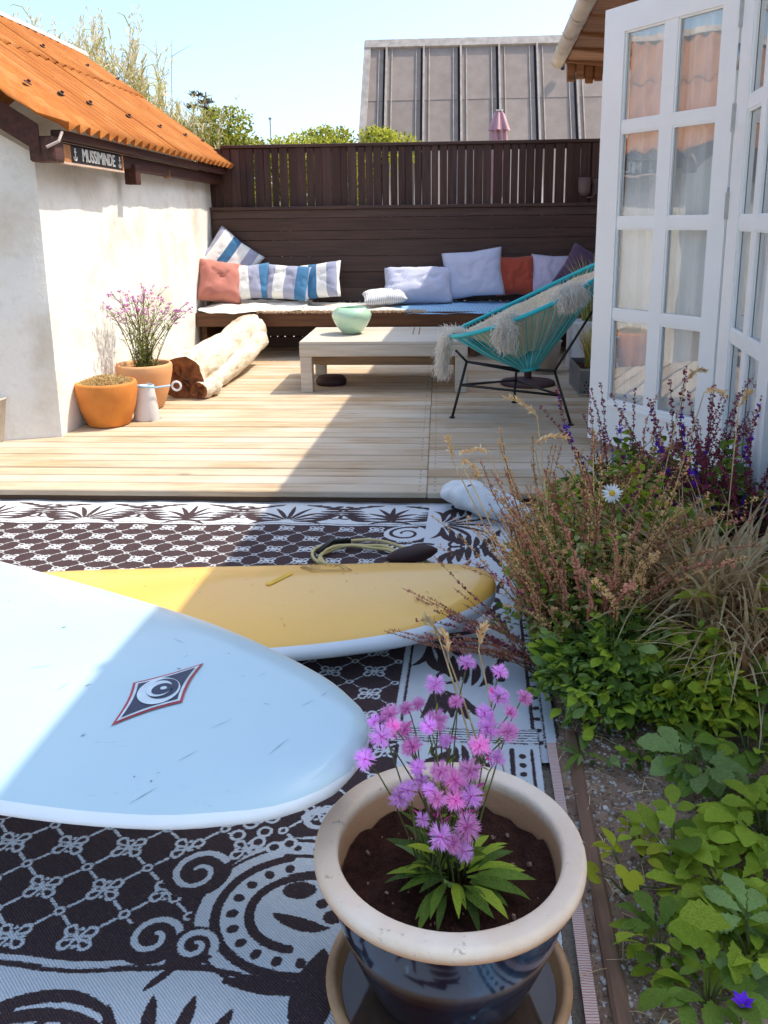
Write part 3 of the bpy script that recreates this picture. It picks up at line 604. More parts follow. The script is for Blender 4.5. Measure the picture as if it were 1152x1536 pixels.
for k in range(7):
    Y0 = 3.4+k*.8; m_ = MB(); pr = [(math.cos(a)*.12, math.sin(a)*.07) for a in [math.pi*i/8 for i in range(9)]]
    a = [Vector((-3.54+x, Y0, 2.86+z+.004*k % .008)) for x, z in pr]; b = [v+Vector((0, .83, .0)) for v in a]
    if Y0+.83 > 8.9: b = [v+Vector((0, 8.86-Y0, 0)) for v in a]
    m_.add(a+b, [(i, i+1, 9+i+1, 9+i) for i in range(8)]); m_.build('ridge_cap', M['ridge'], shed, smooth=True)
m_ = MB(); m_.poly([(-3.53, 2.0, 2.84), (-3.53, 8.85, 2.84), (-5.2, 8.85, 1.7), (-5.2, 2, 1.7)]); m_.build('rear_roof', M['corr'], shed)
# dark beams below the roof
m_ = MB(); m_.box((-2.13, 6.72, 1.665), (.09, 3.86, .085), bev=.006); m_.build('eave_beam', M['fascia'], shed)
m_ = MB(); m_.box((-2.06, 6.72, 1.735), (.06, 3.9, .05), bev=.004); m_.build('eave_board', M['fascia'], shed)
for Y in (6.02,): m_ = MB(); m_.box((-2.10, Y+.03, 1.59), (.08, .10, .13), bev=.004); m_.build('beam_end', M['fascia'], shed)
m_ = MB(); m_.box((-2.11, 6.85, 1.64), (.05, .05, .07), bev=.01); m_.build('beam_bracket', M['soffit'], shed)
# dark gable cladding following the verge
p0 = Vector((-2.12, 4.70, 0)); dv = Vector((gx, gy, 0)); up = SLR*.99*abs(gx)
for k, (a, b, zt, zb) in enumerate(((0, .30, -.02, -.17), (.30, .95, -.02, -.26), (.95, 1.9, -.02, -.27))):
    m_ = MB(); q0 = p0+dv*a; q1 = p0+dv*b; za = 1.80+up*a; zb_ = 1.80+up*b; nn = Vector((gy, -gx, 0))*.05*(1+.15*k)
    nn = -nn if nn.y > 0 else nn
    m_.prism([(q0.x, q0.y, za+zt), (q0.x, q0.y, za+zb), (q1.x, q1.y, zb_+zb), (q1.x, q1.y, zb_+zt)], nn); m_.build('gable_board', M['fascia'], shed)
m_ = MB(); m_.box((-2.10, 4.73, 1.655), (.14, .13, .13), bev=.01); m_.build('beam_end', M['fascia'], shed)
m_ = MB(); m_.tube([(-1.99, 4.69, 1.74), (-2.0, 4.66, 1.69), (-2.06, 4.64, 1.66)], .008, 6); m_.build('verge_hook', M['ridge'], shed)

# name board with its lettering
nb = thing('name_board', 'dark wooden name board with white letters MUSSIMINDE under the orange eave', 'sign', (-2.07, 5.3, 1.6))
SX = -2.072; ya, yb = 4.83, 5.76
m_ = MB(); m_.box((SX, (ya+yb)/2, 1.642), (.022, yb-ya, .105), bev=.003); m_.build('board', simple('charred_sign_board', rgb(.03, .02, .018), None, 10, .6), nb)
fr_ = simple('orange_sign_frame', rgb(.55, .26, .10), rgb(.4, .15, .05), 20, .7)
m_ = MB(); m_.box((SX+.004, ya+.055, 1.642), (.024, .11, .104), bev=.002); m_.build('end_block', fr_, nb)
m_ = MB(); m_.box((SX+.006, yb-.01, 1.642), (.024, .02, .104)); m_.build('frame_end', fr_, nb)
m_ = MB(); m_.box((SX+.006, (ya+yb)/2, 1.594), (.026, yb-ya, .011)); m_.build('frame_strip', simple('pale_sign_edge', rgb(.7, .5, .38), None, 10, .7), nb)
def text_mesh(name, body, size, mat, parent, mtx, ext=.002, sx=1):
    cu = bpy.data.curves.new(name, 'FONT'); cu.body = body; cu.size = size; cu.extrude = ext; cu.align_x = 'CENTER'; cu.align_y = 'CENTER'; cu.offset = size*.018
    o = bpy.data.objects.new(name+'_tmp', cu); C.objects.link(o); bpy.context.view_layer.update()
    me = bpy.data.meshes.new_from_object(o.evaluated_get(bpy.context.evaluated_depsgraph_get())); bpy.data.objects.remove(o)
    me.transform(mtx @ Matrix.Diagonal((sx, 1, 1, 1))); me.transform(Matrix.Translation(-world_off(parent))); me.materials.clear(); me.materials.append(mat)
    q = bpy.data.objects.new(name, me); C.objects.link(q); q.parent = parent; return q
white_ink = simple('white_sign_paint', rgb(.82, .80, .74), None, 20, .7, objvar=0)
rotX = Matrix(((0, 0, 1, 0), (1, 0, 0, 0), (0, 1, 0, 0), (0, 0, 0, 1)))   # text x -> world Y, text y -> Z, normal -> +X
text_mesh('lettering', 'MUSSIMINDE', .098, white_ink, nb, Matrix.Translation((SX+.0135, 5.36, 1.648)) @ rotX, sx=.93)
def anchor(cy_, cz_, s_):
    m_ = MB(); X = SX+.015
    m_.box((X, cy_, cz_), (.003, s_*.12, s_)); m_.box((X, cy_, cz_+s_*.28), (.0034, s_*.5, s_*.11)); m_.lathe((0, 0, 0), [(.001, 0), (.002, 0)], 4)
    m_.ring([(X, cy_+s_*.12*math.cos(a), cz_+s_*.52+s_*.1*math.sin(a)) for a in [k*math.pi/4 for k in range(8)]], s_*.04, 4)
    m_.tube([(X, cy_+s_*.34*math.cos(a), cz_-s_*.16+s_*.34*math.sin(a)) for a in [math.pi+math.pi*k/8 for k in range(9)]], s_*.06, 5); m_.v = m_.v[:]; return m_
a1 = anchor(5.0, 1.645, .06); a1.build('anchor_mark', white_ink, nb); anchor(5.70, 1.645, .06).build('anchor_mark', white_ink, nb)

# ================================================================== fence and built-in bench
fence = thing('slat_fence', 'tall dark brown fence of upright slats with narrow gaps behind the bench', 'fence', (-.3, 8.5, 0))
x = -2.30; k = 0
while x < 1.75:
    w_ = rnd.choice((.062, .068, .075, .085)); gap = rnd.choice((.004, .005, .007, .010, .013, .018)) if rnd.random() < .8 else .0015
    m_ = MB(); tlt = rnd.uniform(-.003, .003); top = 1.945+rnd.uniform(-.004, .004)
    m_.box((x+w_/2, 8.50+rnd.uniform(-.004, .004), (top+.05)/2), (w_, .02, top-.05), rot=Matrix.Rotation(tlt, 3, 'Y'), bev=.002); m_.build('picket', M['darkwood'], fence)
    x += w_+gap
m_ = MB(); m_.box((-.1, 8.50, 1.962), (3.95, .07, .03), bev=.004); m_.build('top_rail', M['darkwoodx'], fence)
for z in (1.36, 1.925): m_ = MB(); m_.box((-.3, 8.535, z), (4.1, .035, .05)); m_.build('cross_rail', M['darkwoodx'], fence)
for x in (-2.0, -.3, 1.4): m_ = MB(); m_.box((x, 8.58, 1.0), (.08, .08, 1.9)); m_.build('post', M['darkwoodx'], fence)
bench = thing('built_in_bench', 'long dark stained built-in bench with board backrest in front of the fence', 'bench', (-.3, 8.1, 0))
z = 1.375
for k, h in enumerate((.075, .12, .085, .155, .15, .15, .13)):
    m_ = MB(); m_.box((-.33, 8.44-.0*k+(.006 if k % 2 else 0), z-h/2), (3.72, .024, h-.0015), bev=.003); m_.build('back_board', M['darkwoodx'], bench); z -= h
m_ = MB(); m_.box((-.33, 8.43, 1.392), (3.72, .075, .032), bev=.004); m_.build('back_cap', M['darkwoodx'], bench)
for k in range(6): m_ = MB(); m_.box((-.33, 7.79+k*.125, .462), (3.72, .119, .026), bev=.003); m_.build('seat_board', M['benchwood'], bench)
m_ = MB(); m_.box((-.33, 7.705, .415), (3.72, .03, .125), bev=.004); m_.build('front_board', M['benchwood'], bench)
for x in (-2.15, -.9, .3, 1.45): m_ = MB(); m_.box((x, 8.05, .235), (.05, .5, .35)); m_.build('support', M['benchwood'], bench)
for k in range(3): m_ = MB(); m_.box((-.33, 8.42, .10+k*.14), (3.72, .02, .13), bev=.003); m_.build('lower_board', M['darkwoodx'], bench)
lamp = thing('wall_lamp', 'small brown cup-shaped outdoor lamp fixed high on the fence beside the white door', 'lamp', (1.36, 8.45, 1.55))
lm = simple('brown_lamp_metal', rgb(.16, .10, .09), None, 9, .5)
m_ = MB(); m_.lathe((1.335, 8.42, 1.46), [(0, 0), (.035, .01), (.055, .05), (.06, .17), (.052, .17), (.04, .06), (0, .05)], 20); m_.build('shade', lm, lamp, smooth=True, weld=True)
m_ = MB(); m_.tube([(1.40, 8.46, 1.58), (1.43, 8.43, 1.57), (1.44, 8.42, 1.5), (1.41, 8.42, 1.45), (1.36, 8.42, 1.455)], .009, 6); m_.build('arm', lm, lamp, smooth=True)
m_ = MB(); m_.box((1.44, 8.475, 1.55), (.05, .02, .14), bev=.004); m_.build('back_plate', lm, lamp)

# ================================================================== house behind the fence
bh = thing('grey_roofed_house', 'house with a steep grey felt roof ribbed by pale battens behind the fence', 'house', (1.0, 13.5, 0))
def brp(x, s_, h=0):  # s_ along the slope, 0 at z=.9
    n = Vector((0, -.877, .48)); return Vector((x, 12.2+.48*s_, .9+.877*s_))+n*h
bx0 = -1.16; xs = [-.806, -.257, .285, .842, 1.392, 1.948, 2.5, 3.05, 3.6]; TOP = 3.24
def pan(mb, xa, xb, sa, sb, h, t=.02):
    mb.prism([brp(xa, sa, h), brp(xb, sa, h), brp(xb, sb, h), brp(xa, sb, h)], brp(0, 0, -t)-brp(0, 0, 0))
ed = [bx0]+xs
for i in range(len(ed)-1):
    xa, xb = ed[i]+(.03 if i else 0), ed[i+1]-.03
    for (sa, sb, dh) in ((0, 2.35+.0*i, 0.0), (2.35, TOP, .006)):
        m_ = MB(); k0 = .03 if i == 0 else 0; m_.prism([brp(xa+k0*sa+(.02 if i == 0 else 0), sa, dh), brp(xb, sa, dh), brp(xb, sb, dh), brp(xa+k0*sb+(.02 if i == 0 else 0), sb, dh)], brp(0, 0, -.02)-brp(0, 0, 0)); m_.build('roof_panel', M['felt'], bh)
    m_ = MB(); pan(m_, xa+.06, xa+.075, 0, TOP-.02, .022); m_.build('panel_seam', M['feltlight'], bh)
    m_ = MB(); pan(m_, xb-.07, xb-.058, 0, TOP-.02, .022); m_.build('panel_seam', M['feltlight'], bh)
for x in xs:
    m_ = MB(); pan(m_, x-.03, x+.030, 0, TOP, .0, .05); m_.build('batten_shadow', M['feltdark'], bh)  # dark strip standing in for the shadow left of each batten
    m_ = MB(); pan(m_, x+.004, x+.030, 0, TOP, .065, .07); m_.build('roof_batten', M['feltlight'], bh)
m_ = MB(); pan(m_, bx0+.05, 3.7, TOP, TOP+.13, .05, .07); m_.build('ridge_board', M['feltlight'], bh)
m_ = MB(); m_.prism([brp(bx0-.06, -.05, .04), brp(bx0+.04, -.05, .04), brp(bx0+.14, TOP+.12, .04), brp(bx0+.04, TOP+.12, .04)], brp(0, 0, -.08)-brp(0, 0, 0)); m_.build('verge_board', M['feltlight'], bh)
m_ = MB(); m_.prism([(bx0, 12.25, -.1), (bx0, 12.25, .9), (bx0+.12, 13.8, 3.6), (bx0, 15.4, .9), (bx0, 15.4, -.1)], (4.8, 0, 0)); m_.build('wall', M['felt'], bh)
m_ = MB(); q = brp(1.76, 2.75, .08); m_.tube([q, q+Vector((0, 0, .1))], .03, 6); m_.tube([q+Vector((0, 0, .1)), q+Vector((0, 0, .22))], [.06, .005], 8); m_.build('roof_vent', M['feltdark'], bh)
um = thing('closed_parasol', 'closed faded pink parasol standing beyond the fence against the grey roof', 'parasol', (.63, 9.8, 0))
m_ = MB(); m_.tube([(.63, 9.8, -.1), (.63, 9.8, 2.40)], .016, 8); m_.build('pole', M['whitepaint'], um)
def folded(mb, c, prof, n=48, k=8):
    vs = []
    for r_, z in prof:
        for j in range(n):
            a = 2*math.pi*j/n; rr = r_*(1+.28*math.cos(k*a+z*2)); vs.append((c[0]+rr*math.cos(a), c[1]+rr*math.sin(a), c[2]+z))
    mb.add(vs, [(i*n+j, i*n+(j+1) % n, (i+1)*n+(j+1) % n, (i+1)*n+j) for i in range(len(prof)-1) for j in range(n)])
m_ = MB(); folded(m_, (.63, 9.8, 0), [(.085, 1.5), (.09, 1.9), (.07, 2.20), (.04, 2.32), (.015, 2.36)]); m_.build('canopy', M['pink'], um, smooth=True)
m_ = MB(); folded(m_, (.63, 9.8, 0), [(.10, 2.19), (.08, 2.25), (.045, 2.36), (.018, 2.39)], k=6); m_.build('vent_flap', M['pink'], um, smooth=True)
m_ = MB(); m_.lathe((.63, 9.8, 2.385), [(.035, 0), (.04, .015), (0, .02)], 12); m_.build('finial', M['whitepaint'], um)

# ================================================================== white cottage on the right
cot = thing('white_cottage', 'white cottage with open glazed door and cream gutter on the right', 'house', (1.5, 4, 0))
hd = Vector((.1097, .994, 0)); hp = Vector((1.237, 3.915, 0))
def fp(t, z, o=0): return Vector((hp.x+hd.x*t+hd.y*o, hp.y+hd.y*t-hd.x*o, z))   # along facade, o inward
def fbox(mb, t0, t1, z0, z1, o0, o1, m=0):
    mb.prism([fp(t0, z0, o0), fp(t1, z0, o0), fp(t1, z0, o1), fp(t0, z0, o1)], (0, 0, z1-z0), m)
m_ = MB(); fbox(m_, .86, 4.85, -.05, 2.62, .03, .2); fbox(m_, -2.75, -1.7, -.05, 2.62, .03, .2); fbox(m_, -1.7, .86, 2.26, 2.62, .03, .2); m_.build('wall', M['plaster'], cot)
m_ = MB(); fbox(m_, 4.70, 4.85, -.05, 2.62, .2, 4.0); m_.build('end_wall', M['plaster'], cot)
m_ = MB(); fbox(m_, -2.75, -2.6, -.05, 2.62, .2, 4.0); m_.build('end_wall', M['plaster'], cot)  # unseen near end; cottage cut short to let more sky reach the bed
m_ = MB(); fbox(m_, -2.6, 4.7, -.05, .02, .21, 3.9); fbox(m_, -2.6, 4.7, 2.5, 2.55, .21, 3.9); fbox(m_, -2.6, 4.7, .02, 2.5, 3.0, 3.1); m_.build('room_shell', M['room'], cot)
m_ = MB(); fbox(m_, -.07, .0, .03, 2.26, -.005, .13); m_.build('door_jamb', M['whitepaint'], cot)
m_ = MB(); fbox(m_, .80, .87, .03, 2.26, -.005, .13); m_.build('door_jamb', M['whitepaint'], cot)
m_ = MB(); fbox(m_, -.0, .80, 2.20, 2.26, -.005, .13); m_.build('door_head', M['whitepaint'], cot)
m_ = MB(); fbox(m_, -.05, .85, .03, .10, -.03, .15); m_.build('door_sill', M['whitepaint'], cot)
# eave, gutter, soffit, roof
EX0, EX1, YN, YF = .79, 1.09, 1.15, 8.85
def ex(Y): return EX1-(8.85-Y)*.050
def gut(mb, Y0, Y1):
    a = [math.pi+math.pi*i/10 for i in range(11)]; r_ = .065
    A = [Vector((ex(Y0)+.02+r_*math.cos(t), Y0, 2.715+r_*math.sin(t))) for t in a]; B = [Vector((ex(Y1)+.02+r_*math.cos(t), Y1, 2.715+r_*math.sin(t))) for t in a]
    A2 = [p+(Vector((ex(Y0)+.02, Y0, 2.715))-p)*.1 for p in A]; B2 = [p+(Vector((ex(Y1)+.02, Y1, 2.715))-p)*.1 for p in B]
    mb.add(A+B, [(i, 11+i, 11+i+1, i+1) for i in range(10)]); mb.add(A2+B2, [(i, i+1, 11+i+1, 11+i) for i in range(10)]); mb.add([A[0], B[0], B2[0], A2[0]], [(0, 1, 2, 3)]); mb.add([A[10], B[10], B2[10], A2[10]], [(0, 1, 2, 3)])
m_ = MB(); gut(m_, YN, YF); m_.build('gutter', M['gutter'], cot, smooth=True)
m_ = MB(); a = [math.pi+math.pi*i/10 for i in range(11)]; m_.prism([(ex(YF)+.02+.068*math.cos(t), YF, 2.715+.068*math.sin(t)) for t in a], (0, .012, 0)); m_.build('gutter_end', M['gutter'], cot)
for k in range(13):
    Y = 8.75-k*.62; m_ = MB(); r_ = .074
    A = [Vector((ex(Y)+.02+r_*math.cos(math.pi+math.pi*i/10), Y, 2.715+r_*math.sin(math.pi+math.pi*i/10))) for i in range(11)]
    m_.ribbon(A, .03, (0, 1, 0)); m_.build('gutter_bracket', M['gutter'], cot)
    m_ = MB(); x0 = ex(Y)+.05; x1 = hp.x+hd.x*(Y-hp.y)+.1
    m_.prism([(x0, Y-.03, 2.69), (x1, Y-.03, 2.60), (x1, Y-.03, 2.68), (x0, Y-.03, 2.76)], (0, .05, 0)); m_.build('rafter_tail', M['soffit'], cot)
YR = 8.85
for k in range(28):   # pantile ends above the gutter
    Y = YR-.1-k*.27; x0 = ex(Y)+.02; m_ = MB(); n = 8; vs = []
    for s_ in (0, 1):
        for i in range(n+1):
            t = i/n; yy = Y-.135+t*.29; hh = .045*math.sin(t*math.pi*2)+.0; vs.append((x0+s_*.42, yy, 2.775+hh+s_*.29))
    vs2 = [(a_, b_, c_-.018) for a_, b_, c_ in vs]; N = len(vs)
    fs = [(i, i+1, n+1+i+1, n+1+i) for i in range(n)]; m_.add(vs+vs2, fs+[tuple(N+q for q in f[::-1]) for f in fs]+[(i, N+i, N+i+1, i+1) for i in range(n)]+[(0, n+1, N+n+1, N), (n, N+n, N+2*n+1, 2*n+1)])
    m_.build('eave_tile', M['terra2'], cot, smooth=True)
m_ = MB(); m_.prism([(ex(YN)+.35, YN, 2.98), (ex(YN)+.35, YN, 2.93), (3.9, YN, 5.45), (3.9, YN, 5.5)], (.0, 0, 0)) if False else None
m_ = MB(); A = [(ex(YN)+.3, YN, 2.97), (ex(YR)+.3, YR, 2.97), (4.2, YR, 5.0), (3.9, YN, 5.0)]; m_.prism(A, (0, 0, -.06)); m_.build('roof', M['terra2'], cot)
m_ = MB(); A = [(ex(YN)+.10, YN, 2.70), (ex(YR)+.10, YR-.03, 2.70), (2.0, YR-.03, 2.66), (1.4, YN, 2.66)]; m_.prism(A, (0, 0, .02)); m_.build('soffit_board', M['soffit'], cot)
# gable barge and end boards at the far end
m_ = MB(); m_.prism([(ex(YR)+.02, YR-.02, 2.80), (ex(YR)+.12, YR-.02, 2.66), (ex(YR)+.32, YR-.02, 2.52), (ex(YR)+.5, YR-.02, 2.62), (2.2, YR-.02, 2.62), (3.0, YR-.02, 4.2)], (0, .04, 0)); m_.build('gable_board', M['soffit'], cot)
for k in range(6):
    x0 = ex(YR)+.14+.085*k; m_ = MB(); m_.box((x0, YR-.05, 2.63-.01*k+(k % 2)*.03), (.075, .03, .22), bev=.008); m_.build('fascia_scrap', M['soffit'], cot)

# glazed leaf builder: u along leaf from hinge, z up
def leafdoor(parent, org, d, width, zb, zt, us, zs, name='door', sill_panel=True, handle=False):
    n = Vector((-d.y, d.x, 0)); n = n if n.dot(Vector((-1, 0, 0))) > 0 else -n        # outward (towards the terrace)
    P = lambda u, z, o: Vector((org.x+d.x*u+n.x*o, org.y+d.y*u+n.y*o, z))
    def bx(mb, u0, u1, z0, z1, o0, o1, m=0): mb.prism([P(u0, z0, o0), P(u1, z0, o0), P(u1, z0, o1), P(u0, z0, o1)], (0, 0, z1-z0), m)
    T = .021
    root = MB(); bx(root, .0, us[0][0], zb, zt, -T, T); bx(root, us[-1][1], width, zb, zt, -T, T); bx(root, us[0][0], us[-1][1], zb, zs[0][0], -T, T); bx(root, us[0][0], us[-1][1], zs[-1][1], zt, -T, T)
    dr = root.build(name, M['whitepaint'], parent)
    g_ = lambda nm, f, mt: (lambda m_: (f(m_), m_.build(nm, mt, dr)))(MB())
    for i in range(len(us)-1): g_('glazing_bar', lambda m_: bx(m_, us[i][1], us[i+1][0], zs[0][0], zs[-1][1], -.016, .016), M['whitepaint'])
    for j in range(len(zs)-1):
        for (ua, ub) in us: g_('glazing_bar', lambda m_: bx(m_, ua, ub, zs[j][1], zs[j+1][0], -.016, .016), M['whitepaint'])
    for (ua, ub) in us:
        for (za, zc) in zs:
            def bead(m_):
                b = .009
                for o0, o1 in ((.002, .0125), (-.0125, -.002)):
                    bx(m_, ua, ua+b, za, zc, o0, o1); bx(m_, ub-b, ub, za, zc, o0, o1); bx(m_, ua+b, ub-b, za, za+b, o0, o1); bx(m_, ua+b, ub-b, zc-b, zc, o0, o1)
            g_('glazing_bead', bead, M['whitepaint'])
            g_('pane', lambda m_: m_.poly([P(ua, za, 0), P(ub, za, 0), P(ub, zc, 0), P(ua, zc, 0)]), M['glass'])
    def cur(m_):
        ua, ub = us[0][0]-.01, us[-1][1]+.01; N = 90; vs = []
        for z in np.linspace(zs[0][0]-.02, zs[-1][1]+.02, 5):
            for i in range(N+1):
                u = ua+(ub-ua)*i/N; o = -.05-.014*math.sin(u*62+.6*math.sin(u*23))-.008*math.sin(u*131); vs.append(P(u, z, o))
        m_.add(vs, [(j*(N+1)+i, j*(N+1)+i+1, (j+1)*(N+1)+i+1, (j+1)*(N+1)+i) for j in range(4) for i in range(N)])
    q = MB(); cur(q); q.build('curtain', M['sheer'], dr, smooth=True)
    if sill_panel:
        g_('panel_moulding', lambda m_: (bx(m_, us[0][0], us[-1][1], zs[0][0]-.035, zs[0][0]-.022, T, T+.008)), M['whitepaint'])
    return dr, bx, P, n
dd = Vector((-.530, .848, 0)).normalized()
zs4 = [(.345, .765), (.812, 1.213), (1.262, 1.664), (1.712, 2.118)]
dr, bx, P, n = leafdoor(cot, hp, dd, .80, .115, 2.235, [(.088, .336), (.41, .663)], zs4)
for z in (.42, 1.28, 1.85, 2.02):
    m_ = MB(); m_.tube([P(-.012, z, .022), P(-.012, z+.10, .022)], .0075, 8); m_.build('hinge', M['steel'], dr, smooth=True)
d2 = -hd
org2 = fp(-.09, 0, 0)
leafdoor(cot, org2, d2, .86, .115, 2.235, [(.20, .42), (.49, .72)], zs4)
for z in (1.25, 1.6, 2.0): m_ = MB(); m_.prism([fp(-.10, z, -.035), fp(-.085, z, -.035), fp(-.085, z, -.02), fp(-.10, z, -.02)], (0, 0, .11)); m_.build('hinge', M['steel'], cot)

# ================================================================== furniture on the deck
DZ = .06
tb = thing('low_table', 'low whitewashed wooden table with slatted top standing in front of the bench', 'table', (-.41, 6.6, DZ))
TX0, TX1, TY0, TY1, TZ = -1.0, .20, 6.10, 6.98, .43
for k in range(7):
    y0 = TY0+.005+k*(TY1-TY0-.01)/7; m_ = MB(); m_.box(((TX0+TX1)/2, y0+.0615, TZ-.012), (TX1-TX0, .1225, .024), bev=.003); m_.build('top_plank', M['table'], tb)
m_ = MB(); m_.box(((TX0+TX1)/2, TY0+.012, TZ-.066), (TX1-TX0, .024, .082), bev=.004); m_.build('apron', M['table'], tb)
m_ = MB(); m_.box(((TX0+TX1)/2, TY1-.012, TZ-.066), (TX1-TX0, .024, .082), bev=.004); m_.build('apron', M['table'], tb)
for X in (TX0+.012, TX1-.012): m_ = MB(); m_.box((X, (TY0+TY1)/2, TZ-.066), (.024, TY1-TY0-.05, .082), bev=.004); m_.build('apron', M['table'], tb)
for X in (TX0+.045, TX1-.045):
    for Y in (TY0+.07, TY1-.07): m_ = MB(); m_.box((X, Y-.02, (DZ+TZ-.108)/2), (.085, .085, TZ-.108-DZ), bev=.005); m_.build('leg', M['table'], tb)
m_ = MB(); m_.box(((TX0+TX1)/2, TY0+.25, DZ+.20), (TX1-TX0-.1, .05, .06), bev=.004); m_.build('stretcher', M['tabledark'], tb)
m_ = MB(); m_.box(((TX0+TX1)/2, TY1-.20, DZ+.12), (TX1-TX0-.1, .03, .05), bev=.004); m_.build('stretcher', M['tabledark'], tb)
m_ = MB()
for r_ in range(2):
    for k in range(8): m_.box((-.20+r_*.045, TY0+.42+k*.055, TZ+.001), (.010, .03, .003))
m_.build('slot', M['tabledark'], tb, kind='stuff')
m_ = MB()
for k in range(4): m_.lathe((-.82, 6.45, DZ), [(.0, .06), (.10, .06), (.12, .03), (.11, 0), (0, 0)], 20) if k == 0 else None
o = m_.build('dark_bowl', M['maroon_base'], smooth=True, weld=True); tag(o, 'small dark bowl on the deck under the left end of the low table', 'bowl')
# jade pot
m_ = MB(); m_.lathe((-.665, 6.55, TZ), [(0, .004), (.055, 0), (.075, .012), (.115, .06), (.145, .115), (.152, .145), (.14, .175), (.115, .192), (.105, .203), (.098, .200), (.10, .19), (.12, .17), (.135, .14), (.10, .05), (0, .02)], 48)
o = m_.build('glazed_bowl', M['jade'], smooth=True, weld=True); tag(o, 'rounded pale green glazed bowl standing on the low white table', 'bowl')

# umbrella base + plants right of the chair
ub = thing('parasol_base', 'dark round parasol base standing on the deck behind the turquoise chair', 'stand', (.70, 6.5, DZ))
m_ = MB(); m_.lathe((.66, 6.45, DZ), [(0, .045), (.04, .045), (.06, .04), (.20, .022), (.205, .005), (.20, 0)], 36); m_.build('plate', M['maroon_base'], ub, smooth=True, weld=True)
m_ = MB(); m_.lathe((.66, 6.45, DZ+.04), [(.028, 0), (.028, .18), (.035, .182), (.035, .2), (0, .2)], 16); m_.build('sleeve', M['maroon_base'], ub, smooth=True, weld=True)
cr = thing('metal_crate', 'grey metal crate with punched front beside the open white door', 'crate', (1.12, 6.2, DZ))
CX0, CX1, CY0, CY1 = .975, 1.36, 5.99, 6.50
for nm, c, d in (('front', ((CX0+CX1)/2, CY0, DZ+.095), (CX1-CX0, .006, .19)), ('back', ((CX0+CX1)/2, CY1, DZ+.095), (CX1-CX0, .006, .19)), ('side', (CX0, (CY0+CY1)/2, DZ+.095), (.006, CY1-CY0-.01, .19)), ('side', (CX1, (CY0+CY1)/2, DZ+.095), (.006, CY1-CY0-.01, .19))):
    m_ = MB(); m_.box(c, d); m_.build(nm, M['galv'], cr)
m_ = MB(); m_.box(((CX0+CX1)/2, (CY0+CY1)/2, DZ+.01), (CX1-CX0-.01, CY1-CY0-.01, .012)); m_.build('bottom', M['galv'], cr)
m_ = MB()
for i in range(14):
    for j in range(4): m_.lathe((CX0+.03+i*.025+(j % 2)*.012, 0, 0), [(0, 0)], 3) if False else m_.box((CX0+.03+i*.025+(j % 2)*.012, CY0-.0035, DZ+.03+j*.022), (.011, .002, .011), rot=Matrix.Rotation(R(45), 3, 'Y'))
m_.build('punched_hole', M['black'], cr, kind='stuff')
for z in (DZ+.185, DZ+.01): m_ = MB(); m_.box(((CX0+CX1)/2, CY0-.004, z), (CX1-CX0+.01, .012, .012)); m_.build('rim', M['steel'], cr)
m_ = MB(); grid(m_, CX0+.005, CX1-.005, CY0+.005, CY1-.005, 12, 14, lambda x, y: DZ+.15+.02*noise.noise(Vector((x*14, y*14, 0)))); m_.build('soil', M['potsoil'], cr, smooth=True)
# tall box planter further back with grasses
pb = thing('grey_planter', 'pale grey square planter with tall green grass behind the metal crate', 'planter', (1.2, 7.1, DZ))
m_ = MB(); m_.box((1.20, 7.1, DZ+.20), (.30, .30, .40), bev=.01); m_.build('box', M['lime'], pb)
def grass(name, label, cat, c, n, h, spread, mats, droop=.5, width=.006, seed=1, seg=6, group=None, lean=(0, 0), hv=.4, base_r=.05, asrest=True):
    rr = random.Random(seed); t = thing(name, label, cat, c, group=group); mb = MB()
    for i in range(n):
        a = rr.uniform(0, 2*math.pi); L = h*rr.uniform(1-hv, 1.05); sp = spread*rr.uniform(.1, 1)**.7; br = base_r*math.sqrt(rr.random()); ba = rr.uniform(0, 6.28)
        p0 = Vector(c)+Vector((br*math.cos(ba), br*math.sin(ba), 0)); dx, dy = math.cos(a)*sp+lean[0]*L, math.sin(a)*sp+lean[1]*L; dr_ = droop*rr.uniform(.3, 1.2); cu = rr.uniform(-.15, .15)*sp
        pts = []
        for k in range(seg+1):
            u = k/seg; pts.append(p0+Vector((dx*u**1.5-dy*cu*u*u*3, dy*u**1.5+dx*cu*u*u*3, L*(u-dr_*u**2.6*.8))))
        w0 = width*rr.uniform(.6, 1.3); mb.ribbon(pts, [w0*(.7+.5*math.sin(math.pi*min(1, k/seg+.2)))*(1-.85*(k/seg)**3) for k in range(seg+1)], (-dy+rr.uniform(-.3, .3)*sp, dx+rr.uniform(-.3, .3)*sp, rr.uniform(-.3, .3)*sp+1e-4), rr.randrange(len(mats)))
    mb.build('blades', [M[m] for m in mats], t, kind='stuff'); return t
grass('tall_grass', 'tall yellow green grass growing from the pale grey planter behind the chair', 'grass plant', (1.20, 7.1, DZ+.40), 220, .62, .30, ('reed', 'g2', 'reed2'), .35, .009, 5)
grass('sedge_clump', 'yellow green grass clump growing in the metal crate beside the door', 'grass plant', (1.10, 6.3, DZ+.15), 170, .42, .20, ('reed', 'g2', 'straw'), .35, .007, 6)
m_ = MB(); m_.lathe((.84, 6.95, DZ), [(0, .02), (.10, 0), (.13, .25), (.14, .26), (.125, .26), (.11, .22), (0, .22)], 24); o = m_.build('clay_pot', M['potclay'], smooth=True, weld=True); tag(o, 'dull clay pot with grass half hidden behind the turquoise chair', 'pot')
grass('tall_grass', 'dry ochre grass growing from the dull clay pot behind the chair', 'grass plant', (.86, 6.95, DZ+.22), 120, .40, .22, ('ochre', 'reed', 'straw'), .3, .007, 8)

